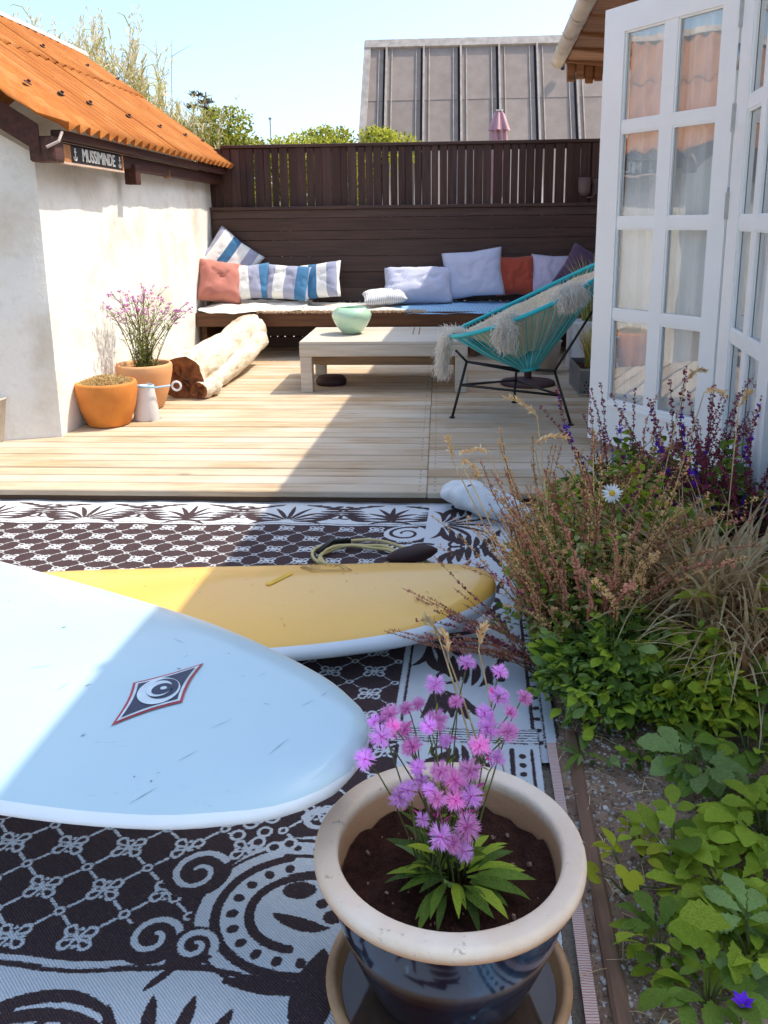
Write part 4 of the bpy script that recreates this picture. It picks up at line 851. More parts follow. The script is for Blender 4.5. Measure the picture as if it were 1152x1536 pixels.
# ---- string chair
ch = thing('string_chair', 'turquoise string lounge chair on thin black legs with sheepskin over it', 'chair', (.5, 5.5, DZ))
RC = Vector((.575, 5.50, .77))
def rim(t):
    c, s_ = math.cos(t), math.sin(t); x = .505*c; wdt = .42*(1+.10*c)
    return RC+Vector((x, wdt*s_+.0*c, .235*c+.035*c*c-.02))
ringc = Vector((.565, 5.46, .345))
def hub(t): return ringc+Vector((.055*math.cos(t), .05*math.sin(t), .01*math.cos(t)))
m_ = MB(); m_.ring([rim(2*math.pi*k/72) for k in range(72)], .0135, 10); m_.build('rim', M['turq'], ch, smooth=True)
m_ = MB(); m_.ring([hub(2*math.pi*k/24) for k in range(24)], .013, 8); m_.build('hub_ring', M['turq'], ch, smooth=True)
NC = 84
for k in range(NC):
    t = 2*math.pi*k/NC; a = rim(t); b = hub(t+.02); mid = (a+b)/2+Vector((0, 0, -.018)); m_ = MB(); m_.tube([a, a.lerp(b, .25)+Vector((0, 0, -.010)), mid, a.lerp(b, .75)+Vector((0, 0, -.008)), b], .0036, 5, cap=False)
    m_.build('cord', M['turq'] if k % 3 else M['turqpale'], ch, smooth=True)
F_ = [(.079, 5.289), (.785, 5.10), (.502, 5.76), (.95, 5.72)]
J = {0: (.17, 5.38, .40), 1: (.70, 5.27, .36), 2: (.50, 5.62, .31), 3: (.88, 5.6, .40)}
m_ = MB()
def leg(i):
    m_ = MB(); f_ = F_[i]; m_.tube([(f_[0], f_[1], DZ), J[i]], .0085, 8); m_.build('leg', M['black'], ch, smooth=True)
    m_ = MB(); m_.lathe((f_[0], f_[1], DZ), [(.018, 0), (.018, .008), (.008, .012), (0, .012)], 10); m_.build('foot', M['black'], ch)
for i in range(3): leg(i)
for a, b in ((J[0], (.50, 5.40, .335)), (J[0], (.50, 5.62, .315)), (J[2], (.70, 5.27, .36)), ((.13, 5.34, .26), (.735, 5.2, .22)), ((.13, 5.34, .26), (.50, 5.66, .23)), ((.735, 5.2, .22), (.50, 5.66, .23)), (J[1], (1.04, 5.36, .90)), ((.50, 5.62, .31), (1.0, 5.70, .85)), (J[0], (.10, 5.40, .47))):
    m_ = MB(); m_.tube([a, b], .008, 8); m_.build('strut', M['black'], ch, smooth=True)
# sheepskin
sk = thing('sheepskin', 'shaggy cream sheepskin draped in the turquoise string chair and over its rim', 'sheepskin', (.55, 5.5, .5))
def skin(u, t, h=.0):
    a = hub(t); b = rim(t); c = RC*.5+ringc*.5+Vector((0, 0, .15)); p = a.lerp(b, u); return p+(c-p)*(.12+.05*math.sin(3*t))+Vector((0, 0, .02+h))
m_ = MB(); NU, NT = 10, 60
vs = [skin(.12+.80*i/NU, 2*math.pi*j/NT, .01*noise.noise(Vector((i*.7, j*.5, 0)))) for i in range(NU+1) for j in range(NT)]
m_.add(vs, [(i*NT+j, i*NT+(j+1) % NT, (i+1)*NT+(j+1) % NT, (i+1)*NT+j) for i in range(NU) for j in range(NT)]); m_.build('hide', M['hide'], sk, smooth=True)
rr = random.Random(12); paws = [(3.18, .25, .13, .10), (4.34, .15, .07, .08), (5.05, .06, .09, .08)]
fur = MB(); flap = MB()
for (t0, drop, wd, inn) in paws:
    n = 7; mcol = 1 if t0 == 4.42 else 0; rows_ = []
    for i in range(13):
        u = i/12; row = []
        for j in range(n):
            v = j/(n-1)-.5; ww = wd*(1-.45*u*(t0 < 4.9))*(1 if u > .2 else .7+1.5*u); t = t0+v*ww/.42*1.0; r_ = rim(t); out = (r_-RC); out.z = 0; out.normalize()
            if u < .35: q = 1-u/.35; p = r_+(-out)*inn*q+Vector((0, 0, .028-.03*q))
            else: q = (u-.35)/.65; p = r_+out*(.022+.015*math.sin(q*3))+Vector((0, 0, .02-drop*q)) + Vector((-.02*q if t0 < 3.5 else .015*q, 0, 0))
            p += Vector((0, 0, .006*noise.noise(Vector((u*5, v*5, t0))))); row.append(p)
            if rr.random() < 1.1:
                for _ in range(36):
                    p2 = p+Vector((rr.gauss(0, .020), rr.gauss(0, .012), rr.gauss(0, .014))); L = rr.uniform(.02, .045)
                    dirv = (out*(.5 if u > .3 else .15)+Vector((rr.gauss(0, .45), rr.gauss(0, .35), (.8 if u < .35 else -.75)+rr.gauss(0, .4)))).normalized()
                    sdv = dirv.cross(Vector((rr.gauss(0, 1), rr.gauss(0, 1), rr.gauss(0, 1)))).normalized()*.0022; mid_ = p2+dirv*L*.5+Vector((0, 0, -.1*L)); tip = p2+dirv*L+Vector((0, 0, -.3*L))
                    fur.add([p2-sdv, p2+sdv, mid_-sdv*.8, mid_+sdv*.8, tip], [(0, 1, 3, 2), (2, 3, 4)], mcol if (mcol and abs(v) < .25 and rr.random() < .6) else 0)
        rows_.append(row)
    flap.add([p for r_ in rows_ for p in r_], [(i*n+j, i*n+j+1, (i+1)*n+j+1, (i+1)*n+j) for i in range(12) for j in range(n-1)])
for _ in range(2600):   # fur standing above the far rim and inside
    t = rr.uniform(0, 2*math.pi); u = rr.uniform(.70, .88); p2 = skin(u, t, .002); L = rr.uniform(.015, .03); dirv = (Vector((0, 0, 1))+Vector((rr.gauss(0, .5), rr.gauss(0, .5), 0))).normalized()
    if rim(t).y < 5.52: continue
    sdv = dirv.cross(Vector((rr.gauss(0, 1), rr.gauss(0, 1), rr.gauss(0, 1)))).normalized()*.0025
    fur.add([p2-sdv, p2+sdv, p2+dirv*L], [(0, 1, 2)], 0)
flap.build('flap', M['fur'], sk, smooth=True, kind='stuff'); fur.build('fur', [M['fur'], M['furtan']], sk, kind='stuff')

# ---- cushions
def pillow(label, mat, c, w, h, t, rot, seed, cat='cushion', name='cushion', N=22, group='cushions on the built-in bench', fold=0, wr=1.0):
    mb = MB(); vs = []
    for sgn in (1, -1):
        for j in range(N+1):
            for i in range(N+1):
                u, v = 2*i/N-1, 2*j/N-1; pin = .085
                x = w/2*u*(1-pin*(1-u*u*.0)*(1-abs(v))**1.0*abs(u)**2*1.0); y = h/2*v*(1-pin*(1-abs(u))*abs(v)**2)
                e = max(0, (1-u**4)*(1-v**4)); z = sgn*t/2*e**.55
                nz = noise.noise(Vector((u*1.6+seed, v*1.6, seed*.7)))*.5+noise.noise(Vector((u*3.6, v*3.4+seed, 2)))*.28
                cr_ = abs(noise.noise(Vector((u*2.2+seed*3, v*1.1, 5+seed)))); z += sgn*e**.4*t*(.13*nz-.10*wr*max(0, .10-cr_)/.10)
                y += fold*math.sin(u*2.2+seed)*h*.05
                vs.append((x, y, z))
    K = (N+1)**2; q = [(j*(N+1)+i, j*(N+1)+i+1, (j+1)*(N+1)+i+1, (j+1)*(N+1)+i) for j in range(N) for i in range(N)]
    mb.add(vs, q+[tuple(K+a for a in f[::-1]) for f in q]); o = mb.build(name, mat, smooth=True, weld=True)
    o.location = c; o.rotation_euler = rot; tag(o, label, cat, group); return o
SZ = .50
pillow('large blue, grey and white striped cushion standing on its corner against the plastered wall', M['stripeA'], (-2.00, 8.27, .90), .50, .50, .15, (R(72), R(38), R(12)), 1)
pillow('dusty pink linen cushion slumped at the left end of the bench', M['pinkfab'], (-2.03, 7.98, .735), .42, .41, .24, (R(66), R(10), R(28)), 2.6, wr=.9)
pillow('grey and white striped cushion leaning just right of the dusty pink cushion', M['stripeB'], (-1.76, 8.07, .725), .38, .35, .15, (R(66), R(-4), R(10)), 3)
pillow('striped cushion with a broad white stripe in the middle of the striped row', M['stripeB'], (-1.42, 8.10, .715), .44, .35, .16, (R(62), R(4), R(-4)), 4.2)
pillow('blue and white striped cushion at the right end of the striped row', M['stripeA'], (-1.12, 8.14, .725), .42, .36, .15, (R(64), R(-7), R(-10)), 5.5)
pillow('large pale blue cushion slumped low beside the folded striped cushion', M['lavender'], (-.20, 8.12, .68), .66, .38, .24, (R(48), R(4), R(0)), 6, fold=1)
pillow('small fine-striped cushion lying flat left of the pale blue cushion', M['finestripe'], (-.50, 7.93, .595), .40, .30, .11, (R(12), R(-4), R(8)), 7)
pillow('upright pale lavender cushion left of the brick red cushion', M['lavender'], (.31, 8.20, .775), .56, .46, .15, (R(70), R(-6), R(-4)), 8)
pillow('brick red linen cushion between the lavender and lilac cushions', M['redfab'], (.70, 8.24, .75), .38, .38, .15, (R(72), R(-1), R(4)), 9)
pillow('pale lilac cushion between the brick red and dark plum cushions', M['lilac'], (1.04, 8.24, .76), .40, .38, .15, (R(70), R(3), R(-3)), 10)
pillow('dark plum cushion at the far right end of the bench near the door', M['plum'], (1.33, 8.12, .77), .46, .42, .16, (R(70), R(28), R(-12)), 11)
# ---- blankets on the bench
def cloth(name, label, cat, mat, x0, x1, y0, y1, z, nx, ny, wav, seed, hang=0, thick=.014, edge=0):
    mb = MB(); vs = []
    for side in (0, 1):
        for j in range(ny+1):
            for i in range(nx+1):
                u, v = i/nx, j/ny; x = x0+(x1-x0)*u; y = y0+(y1-y0)*v+edge*noise.noise(Vector((x*4, seed, 0)))*(1-v)
                zz = z+wav*(noise.noise(Vector((x*4+seed, y*5, seed)))+.5*noise.noise(Vector((x*11, y*12, seed))))+wav*.6
                if hang and v < .12: zz -= hang*(1-v/.12)**1.5*(1+.4*noise.noise(Vector((x*6, 0, seed))))
                if side: zz -= thick*(.4+.6*min(1, 6*min(u, 1-u, v, 1-v)))
                else: zz -= thick*.4*max(0, 1-6*min(u, 1-u, v, 1-v))
                vs.append((x, y, max(zz, .478) if not hang or v >= .12 else zz))
    K = (nx+1)*(ny+1); f = [(j*(nx+1)+i, j*(nx+1)+i+1, (j+1)*(nx+1)+i+1, (j+1)*(nx+1)+i) for j in range(ny) for i in range(nx)]
    mb.add(vs, f+[tuple(K+a for a in q[::-1]) for q in f])
    bd = [i for i in range(nx)]; mb2 = [(i, K+i, K+i+1, i+1) for i in range(nx)]+[(ny*(nx+1)+i+1, K+ny*(nx+1)+i+1, K+ny*(nx+1)+i, ny*(nx+1)+i) for i in range(nx)]+[((j+1)*(nx+1), K+(j+1)*(nx+1), K+j*(nx+1), j*(nx+1)) for j in range(ny)]+[(j*(nx+1)+nx, K+j*(nx+1)+nx, K+(j+1)*(nx+1)+nx, (j+1)*(nx+1)+nx) for j in range(ny)]
    mb.f += mb2; mb.mi += [0]*len(mb2); o = mb.build(name, mat, smooth=True); return tag(o, label, cat)
cloth('blanket', 'rumpled cream blanket under the pink and striped cushions at the left of the bench', 'blanket', M['blanket'], -2.17, -1.22, 7.68, 8.40, .508, 50, 30, .028, 1, hang=.035, thick=.035, edge=.05)
cloth('blanket', 'cream quilt with tan fringe lying along the middle of the bench', 'blanket', M['blanket'], -1.45, -.30, 7.70, 8.43, .500, 50, 26, .014, 2, hang=.012, thick=.028, edge=.03)
cloth('blanket', 'blue checked blanket lying on the right part of the bench', 'blanket', M['check'], -.42, 1.45, 7.68, 8.43, .505, 70, 26, .010, 3, hang=.04, thick=.022, edge=.04)
m_ = MB(); rr = random.Random(4)
for k in range(430):
    x = -1.62+1.5*rr.random(); y = 7.685+rr.uniform(-.01, .01); p = Vector((x, y, .492+rr.uniform(-.004, .008))); m_.tube([p, p+Vector((rr.gauss(0, .008), -.012, -.004)), p+Vector((rr.gauss(0, .012), -.016, -.02))], .0028, 3, cap=False)
m_.build('fringe', M['fringe'], None, kind='stuff'); fo = bpy.data.objects['fringe']; fo.parent = bpy.data.objects['blanket.001']

# ---- pots by the wall
def potted(name, label, c, prof, mat, soilz, soilr, wob=.0, n=48):
    t = thing(name, label, 'pot', c); m_ = MB(); m_.lathe(c, prof, n, wob=wob); m_.build('pot_body', mat, t, smooth=True, weld=True)
    m_ = MB(); prof2 = [(soilr, soilz-.012), (soilr*.7, soilz+.004), (soilr*.3, soilz+.012), (0, soilz+.012)]; m_.lathe(c, prof2, 24); m_.build('soil', M['potsoil'], t, smooth=True, weld=True); return t
tp = [(0, 0), (.115, .0), (.13, .012), (.165, .11), (.183, .20), (.183, .255), (.178, .268), (.165, .27), (.158, .25), (.15, .18), (0, .17)]
potted('terracotta_pot', 'bright orange terracotta pot with dry ground cover nearest the wall corner', (-2.035, 5.10, DZ), tp, M['terra'], .235, .16)
tp2 = [(0, 0), (.10, 0), (.115, .012), (.155, .12), (.182, .24), (.185, .285), (.178, .30), (.165, .30), (.16, .28), (.15, .2), (0, .19)]
potted('terracotta_pot', 'two-tone terracotta pot holding the tall purple flowers beside the log', (-1.965, 5.60, DZ), tp2, M['terra2'], .265, .155)
wt = thing('white_tub', 'white tapered plastic tub with blue rope handle between the two terracotta pots', 'tub', (-1.845, 5.245, DZ))
m_ = MB(); m_.lathe((-1.845, 5.24, DZ), [(0, .0), (.080, 0), (.083, .006), (.058, .205), (.060, .215), (.054, .215), (.05, .2), (0, .19)], 32); m_.build('body', M['lime'], wt, smooth=True, weld=True)
m_ = MB(); m_.tube([(-1.90, 5.25, .275), (-1.87, 5.16, .285), (-1.80, 5.17, .28), (-1.79, 5.25, .275), (-1.84, 5.29, .28)], .006, 6); m_.build('rope', M['terrarope'], wt, smooth=True)
m_ = MB(); m_.tube([(-1.92, 5.18, .30), (-1.84, 5.17, .285), (-1.76, 5.2, .27), (-1.70, 5.3, .265)], .006, 6); m_.build('rope', M['terrarope'], wt, smooth=True)
m_ = MB(); m_.ring([(-1.66+.028*math.cos(a), 5.30, .262+.028*math.sin(a)) for a in [k*math.pi/8 for k in range(16)]], .007, 6); m_.build('rope_ring', M['lime'], wt, smooth=True)
lp = [(0, 0), (.15, 0), (.16, .02), (.20, .30), (.212, .31), (.20, .315), (.18, .28), (0, .27)]
potted('pale_pot', 'pale clay pot with sparse dark grass at the left edge by the gable wall', (-2.66, 4.66, .0), lp, M['potclay'], .28, .18)
grass('wispy_grass', 'few long dark grass blades growing from the pale pot at the left edge', 'grass plant', (-2.64, 4.66, .29), 26, .62, .42, ('stem', 'stemb', 'straw3'), .25, .005, 21, base_r=.08, hv=.5)
t = thing('dry_ground_cover', 'straw coloured dry creeping plant filling the bright orange pot', 'plant', (-2.035, 5.10, DZ+.24)); m_ = MB(); rr = random.Random(9)
for k in range(2600):
    a = rr.uniform(0, 6.28); r_ = .165*math.sqrt(rr.random()); p = Vector((-2.035+r_*math.cos(a), 5.10+r_*math.sin(a), DZ+.245+.05*(1-(r_/.17)**2)*rr.random()+.01)); d_ = Vector((rr.gauss(0, 1), rr.gauss(0, 1), rr.gauss(.4, .7))).normalized()*.018
    sd = d_.cross(Vector((rr.gauss(0, 1), rr.gauss(0, 1), rr.gauss(0, 1)))).normalized()*.004; m_.add([p-sd, p+sd, p+d_], [(0, 1, 2)], rr.choice((0, 0, 1, 2)))
m_.build('foliage', [M['straw'], M['ochre'], M['reed']], t, kind='stuff')

# ---- driftwood log
def logmesh(name, path, rad, mat, endmat, parent, n=28, seed=0, crack=None, sq=.9):
    mb = MB(); P_ = [Vector(p) for p in path]; K = 40; pts = []; rs = []
    for i in range(K):
        u = i/(K-1)*(len(P_)-1); k = min(int(u), len(P_)-2); f_ = u-k
        p0, p1, p2, p3 = P_[max(k-1, 0)], P_[k], P_[k+1], P_[min(k+2, len(P_)-1)]
        pts.append(.5*((2*p1)+(p2-p0)*f_+(2*p0-5*p1+4*p2-p3)*f_*f_+(3*p1-p0-3*p2+p3)*f_**3)); rs.append(rad[k]*(1-f_)+rad[k+1]*f_)
    vs = []
    for i, p in enumerate(pts):
        t = (pts[min(i+1, K-1)]-pts[max(i-1, 0)]).normalized(); a = t.cross(Vector((0, 0, 1))).normalized(); b = a.cross(t)
        for j in range(n):
            an = 2*math.pi*j/n; e = 1+.22*noise.noise(Vector((math.cos(an)*1.2+seed, math.sin(an)*1.2, i*.12)))+.10*noise.noise(Vector((math.cos(an)*4, math.sin(an)*4+seed, i*.25)))
            if crack is not None:
                da = (an-crack-.25*math.sin(i*.12)+math.pi) % (2*math.pi)-math.pi; e -= .30*math.exp(-(da/.10)**2)*min(1, i/8)
            vs.append(p+(a*math.cos(an)+b*math.sin(an)*sq)*rs[i]*e)
    mb.add(vs, [(i*n+j, i*n+(j+1) % n, (i+1)*n+(j+1) % n, (i+1)*n+j) for i in range(K-1) for j in range(n)]); mb.build(name, mat, parent, smooth=True)
    for q, (i, nm) in enumerate(((0, 'log_end'), (K-1, 'log_end'))):
        e = MB(); c = sum((vs[i*n+j] for j in range(n)), Vector())/n; t = (pts[1]-pts[0] if i == 0 else pts[-2]-pts[-1]).normalized(); vv = [vs[i*n+j] for j in range(n)]
        r2 = [c+(v-c)*.6+t*rnd.uniform(.0, .03) for v in vv]; r3 = [c+(v-c)*.3+t*rnd.uniform(.0, .05) for v in vv]
        e.add(vv+r2+r3+[c], [(j, (j+1) % n, n+(j+1) % n, n+j) for j in range(n)]+[(n+j, n+(j+1) % n, 2*n+(j+1) % n, 2*n+j) for j in range(n)]+[(2*n+j, 2*n+(j+1) % n, 3*n) for j in range(n)]); e.build(nm, endmat, parent)
lg = thing('driftwood_log', 'thick bleached driftwood log lying along the wall from the pots to the bench', 'log', (-1.75, 6.6, DZ))
logmesh('trunk', [(-1.80, 5.88, .20), (-1.80, 6.2, .225), (-1.78, 6.6, .235), (-1.72, 7.0, .27), (-1.70, 7.35, .34), (-1.66, 7.60, .36)], [.165, .17, .155, .15, .14, .13], M['drift'], M['driftend'], lg, crack=1.2)
logmesh('root_stub', [(-1.68, 5.86, .12), (-1.63, 6.0, .13), (-1.62, 6.15, .14)], [.07, .075, .05], M['drift'], M['driftend'], lg, n=14, seed=4)
logmesh('split_limb', [(-1.69, 6.0, .13), (-1.67, 6.4, .15), (-1.62, 6.9, .20), (-1.57, 7.4, .28)], [.06, .10, .10, .09], M['drift'], M['driftend'], lg, n=20, seed=7)
# ---- whitewashed wood piece at the deck edge
wl = thing('bleached_wood_piece', 'white weathered fish-shaped piece of wood with dark knot lying at the deck edge', 'driftwood', (.22, 3.62, .05))
logmesh('body', [(.035, 3.74, .075), (.13, 3.66, .085), (.26, 3.54, .07), (.38, 3.44, .06)], [.045, .088, .08, .04], M['bleached'], M['bleached'], wl, n=22, seed=2, sq=.72)
m_ = MB(); m_.lathe((0, 0, 0), [(.0, .004), (.011, .003), (.016, 0)], 14); ko = m_.build('knot', M['black'], wl, smooth=True, weld=True); ko.data.transform(Matrix.Translation(world_off(wl))); ko.data.transform(Matrix.Rotation(R(60), 4, 'X')); ko.location = Vector((.135, 3.60, .133))-world_off(wl)

# ================================================================== boards
def board(name, label, N0, ang, L, wf, zf, T, matf, tilt=0, rk=.0, nseg=60, nr=36):
    """N0 nose point, ang direction nose->tail; wf(s) half width; zf(s) centre height"""
    d = Vector((math.cos(ang), math.sin(ang), 0)); p = Vector((-d.y, d.x, 0)); mb = MB(); vs = []; fs = []; mi = []
    def deckz(s_, v):
        hw = max(wf(s_), .004); q = min(1, abs(v)/hw); tk = T*min(1, (hw/.2))**.5; return zf(s_)+tk*.5*((1-q**2.6))**.55*.92+tilt*v
    def pos(s_, v, dz=0): q = N0+d*s_+p*v; return Vector((q.x, q.y, deckz(s_, v)+dz))
    for i in range(nseg+1):
        s_ = L*(i/nseg)**1.35 if i/nseg < .5 else L*(i/nseg)**1.35; s_ = min(s_, L); hw = max(wf(s_), .004); tk = T*min(1, (hw/.2))**.5
        for j in range(nr):
            an = 2*math.pi*j/nr; cv = math.cos(an); v = hw*(abs(cv)**.75)*(1 if cv >= 0 else -1); q = min(1, abs(v)/hw); hgt = (max(0, 1-q**2.6))**.55
            z = zf(s_)+tilt*v+(tk*.5*hgt*.92 if math.sin(an) >= 0 else -tk*.5*hgt); qq = N0+d*s_+p*v; vs.append((qq.x, qq.y, z))
    for i in range(nseg):
        for j in range(nr):
            am = 2*math.pi*(j+.5)/nr; fs.append((i*nr+j, i*nr+(j+1) % nr, (i+1)*nr+(j+1) % nr, (i+1)*nr+j)); mi.append(matf(abs(math.cos(am))**.75, math.sin(am)))
    fs += [tuple(range(nr))[::-1], tuple(range(nseg*nr, nseg*nr+nr))]; mi += [1, 1]
    mb.v = [tuple(v) for v in vs]; mb.f = fs; mb.mi = mi
    return mb, pos
def interp(tab):
    xs_, ys_ = zip(*tab)
    def f(s_):
        s_ = max(xs_[0], min(xs_[-1], s_)); k = max(0, min(len(xs_)-2, np.searchsorted(xs_, s_)-1)); x0, x1 = xs_[k], xs_[k+1]; y0, y1 = ys_[k], ys_[k+1]
        m0 = (ys_[k+1]-ys_[max(k-1, 0)])/(xs_[k+1]-xs_[max(k-1, 0)]); m1 = (ys_[min(k+2, len(xs_)-1)]-ys_[k])/(xs_[min(k+2, len(xs_)-1)]-xs_[k])
        h = x1-x0; t = (s_-x0)/h; return y0*(2*t**3-3*t*t+1)+m0*h*(t**3-2*t*t+t)+y1*(3*t*t-2*t**3)+m1*h*(t**3-t*t)
    return f
def boardmat(name, c, c2, scuff):
    s = NB(name).set(.32, spec=.5, coat=.25); v = s.coords(randomize=False); f = s.noise(v, 4, 4); c_ = s.ramp(f, [(.3, c2), (.7, c)])
    vs_ = s.coords((14, 60, 14), randomize=False); sc_ = s.noise(vs_, 1, 6, .75); c_ = s.mix(s.ramp(sc_, [(.63, rgb(0, 0, 0)), (.69, rgb(.5, .5, .5))]), c_, scuff)
    s.col(c_); s.l.new(s.math('MULTIPLY_ADD', f, .25, .2), s.b.inputs['Roughness']); s.bump(s.noise(v, 9, 3), .08, .01); return s.m
M['bwhite'] = boardmat('pale_blue_white_board', rgb(.45, .59, .63), rgb(.42, .56, .61), rgb(.30, .42, .5))
M['brail'] = boardmat('white_rail', rgb(.76, .80, .84), rgb(.66, .7, .74), rgb(.4, .42, .45))
M['byellow'] = boardmat('yellow_deck', rgb(.88, .50, .10), rgb(.86, .47, .09), rgb(.62, .36, .08))
wfW = interp([(0, .0), (.012, .07), (.05, .135), (.1, .175), (.2, .232), (.4, .298), (.6, .338), (.95, .366), (1.4, .375), (2.2, .34), (2.8, .24), (3.1, .12)])
zfW = interp([(0, .435), (.3, .418), (.8, .405), (1.6, .40), (3.1, .40)])
wb = thing('white_board', 'large pale surfboard in front, half in sun, with a dark diamond eye emblem', 'surfboard', (-1, 1.5, .42))
mbw, posW = board('w', '', Vector((-.132, 1.175, 0)), R(155), 3.1, wfW, zfW, .085, lambda q, s_: 0 if (s_ > 0 and q < .93) else 1)
mbw.build('hull', [M['bwhite'], M['brail']], wb, smooth=True)
M['deadblack'] = simple('dark_print', rgb(.03, .035, .07), None, 30, .4, objvar=0, bump=0); M['redprint'] = simple('red_print', rgb(.42, .04, .05), None, 30, .4, objvar=0, bump=0); M['whiteprint'] = simple('pale_print', rgb(.62, .72, .76), None, 30, .4, objvar=0, bump=0)
wdir = Vector((math.cos(R(155)), math.sin(R(155)), 0)); wper = Vector((-wdir.y, wdir.x, 0)); N0 = Vector((-.132, 1.175, 0))
def decal(name, pts, mat, lift, parent, dirv, perv, n0, pos):
    m_ = MB(); q = []
    for x, y in pts:
        r_ = Vector((x, y, 0))-n0; q.append(pos(r_.dot(dirv), r_.dot(perv), lift))
    c = sum(q, Vector())/len(q); m_.add(q+[c], [(i, (i+1) % len(q), len(q)) for i in range(len(q))]); m_.build(name, mat, parent); return q
# emblem frame: e1 along long diagonal, e2 across
ec = Vector((-.484, 1.329, 0)); e1 = Vector((.087, .205, 0)).normalized(); e2 = Vector((-e1.y, e1.x, 0))
E_ = lambda u, v: (ec.x+e1.x*u+e2.x*v, ec.y+e1.y*u+e2.y*v)
TIP = [(-.540, 1.249), (-.551, 1.387), (-.442, 1.464), (-.441, 1.320)]
ec = Vector((sum(p[0] for p in TIP)/4, sum(p[1] for p in TIP)/4, 0))
def dia(k):
    o_ = []
    for i in range(4):
        a_, b_ = Vector(TIP[i]), Vector(TIP[(i+1) % 4]); m2 = (Vector((ec.x, ec.y))-(a_+b_)/2).normalized()*.007
        for q in range(6): t_ = q/6; v_ = a_.lerp(b_, t_)+m2*math.sin(math.pi*t_); o_.append((ec.x+(v_.x-ec.x)*k, ec.y+(v_.y-ec.y)*k))
    return o_
DW = lambda nm, pts, mt, l: decal(nm, pts, mt, l, wb, wdir, wper, N0, posW)
DW('emblem_border', dia(1.0), M['redprint'], .0022, ); DW('emblem_outline', dia(.90), M['whiteprint'], .003); DW('emblem_field', dia(.80), M['deadblack'], .0038)
circ = lambda u, v, a, b, n=28, ph=0: [E_(u+a*math.cos(ph)*math.cos(2*math.pi*k/n)-b*math.sin(ph)*math.sin(2*math.pi*k/n), v+a*math.sin(ph)*math.cos(2*math.pi*k/n)+b*math.cos(ph)*math.sin(2*math.pi*k/n)) for k in range(n)]
DW('emblem_swirl', circ(.0, .0, .046, .037, ph=.5), M['whiteprint'], .0046); DW('emblem_swirl', circ(.008, -.003, .035, .027, ph=.5), M['deadblack'], .0054)
DW('emblem_swirl', circ(.004, .002, .028, .022, ph=.5), M['whiteprint'], .0062); DW('emblem_pupil', circ(.004, -.004, .020, .017), M['deadblack'], .007); DW('emblem_glint', circ(.006, -.006, .006, .006, 12), M['whiteprint'], .0078)
M['scratch'] = simple('scratch_mark', rgb(.16, .22, .27), None, 30, .7, objvar=0, bump=0); rr = random.Random(52); sm = MB()
for k in range(46):
    s0 = rr.uniform(.05, 1.3); v0 = rr.uniform(-.8, .8)*wfW(s0); a = rr.choice((R(20), R(70), R(62), R(75)))+rr.gauss(0, .3); L = rr.uniform(.004, .05)*(1 if k < 30 else .25); q = [posW(s0+math.cos(a)*L*t_, v0+math.sin(a)*L*t_, .0012) for t_ in (0, .5, 1)]
    sm.ribbon(q, [.0003, .0011, .0003] if k < 30 else [.001, .003, .001], (math.sin(a), -math.cos(a), 0))
sm.build('scratches', M['scratch'], wb, kind='stuff')
# trestle that carries the board (mostly hidden below it)
for k, (x, y) in enumerate(((-1.16, 1.74), (-2.3, 2.2))):
    tr = thing('trestle', ('wooden trestle hidden under the middle of the pale surfboard', 'wooden trestle under the tail of the pale surfboard beyond the left edge')[k], 'trestle', (x, y, 0), 'trestles under the pale surfboard')
    m_ = MB(); m_.box((x, y, .325), (.05, .40, .05), rot=Matrix.Rotation(R(-25), 3, 'Z')); m_.build('crossbar', M['tabledark'], tr)
    for sy in (-1, 1):
        for sx in (-1, 1): m_ = MB(); yy = y+sy*.13; m_.tube([(x+sx*.10, yy+.0, .0), (x+sx*.015, yy, .31)], .014, 6); m_.build('leg', M['tabledark'], tr)
# yellow board
wfY = interp([(0, .0), (.012, .055), (.05, .115), (.1, .16), (.22, .225), (.35, .265), (.63, .300), (.95, .308), (1.38, .285), (1.8, .22), (2.1, .13), (2.2, .09)])
zfY = interp([(0, .165), (.25, .128), (.7, .105), (1.4, .105), (2.2, .12)])
yb_ = thing('yellow_board', 'yellow surfboard with white rails lying on the rug behind the pale board', 'surfboard', (-.8, 2.4, .1))
mby, posY = board('y', '', Vector((.175, 2.485, 0)), R(184.5), 2.2, wfY, zfY, .150, lambda q, s_: 0 if (s_ > 0 and q < .93) else 1)
mby.build('hull', [M['byellow'], M['brail']], yb_, smooth=True)
ydir = Vector((math.cos(R(184.5)), math.sin(R(184.5)), 0)); yper = Vector((-ydir.y, ydir.x, 0)); NY0 = Vector((.175, 2.485, 0))
M['ochreprint'] = simple('ochre_print', rgb(.46, .27, .05), None, 30, .5, objvar=0, bump=0); M['brightyellow'] = simple('bright_yellow_tape', rgb(.86, .50, .02), None, 30, .5, objvar=0, bump=0)
DY = lambda nm, pts, mt, l: decal(nm, pts, mt, l, yb_, ydir, yper, NY0, posY)
yc = Vector((-.385, 2.635, 0)); y1 = Vector((.16, -.09, 0)).normalized(); y2 = Vector((-y1.y, y1.x, 0)); EY = lambda u, v: (yc.x+y1.x*u+y2.x*v, yc.y+y1.y*u+y2.y*v)
def strip(pts, w): # thin outline strip along a polyline on the yellow board
    for a, b in zip(pts[:-1], pts[1:]):
        a_, b_ = Vector(a), Vector(b); nn_ = Vector((-(b_-a_).y, (b_-a_).x)).normalized()*w/2; DY('emblem_line', [tuple(a_-nn_), tuple(b_-nn_), tuple(b_+nn_), tuple(a_+nn_)], M['ochreprint'], .003)
for k in (1, .78): strip([EY(-.13*k, .01), EY(-.02, .07*k), EY(.03, .055*k), EY(.13*k, -.01), EY(.02, -.07*k), EY(-.03, -.055*k), EY(-.13*k, .01)], .005)
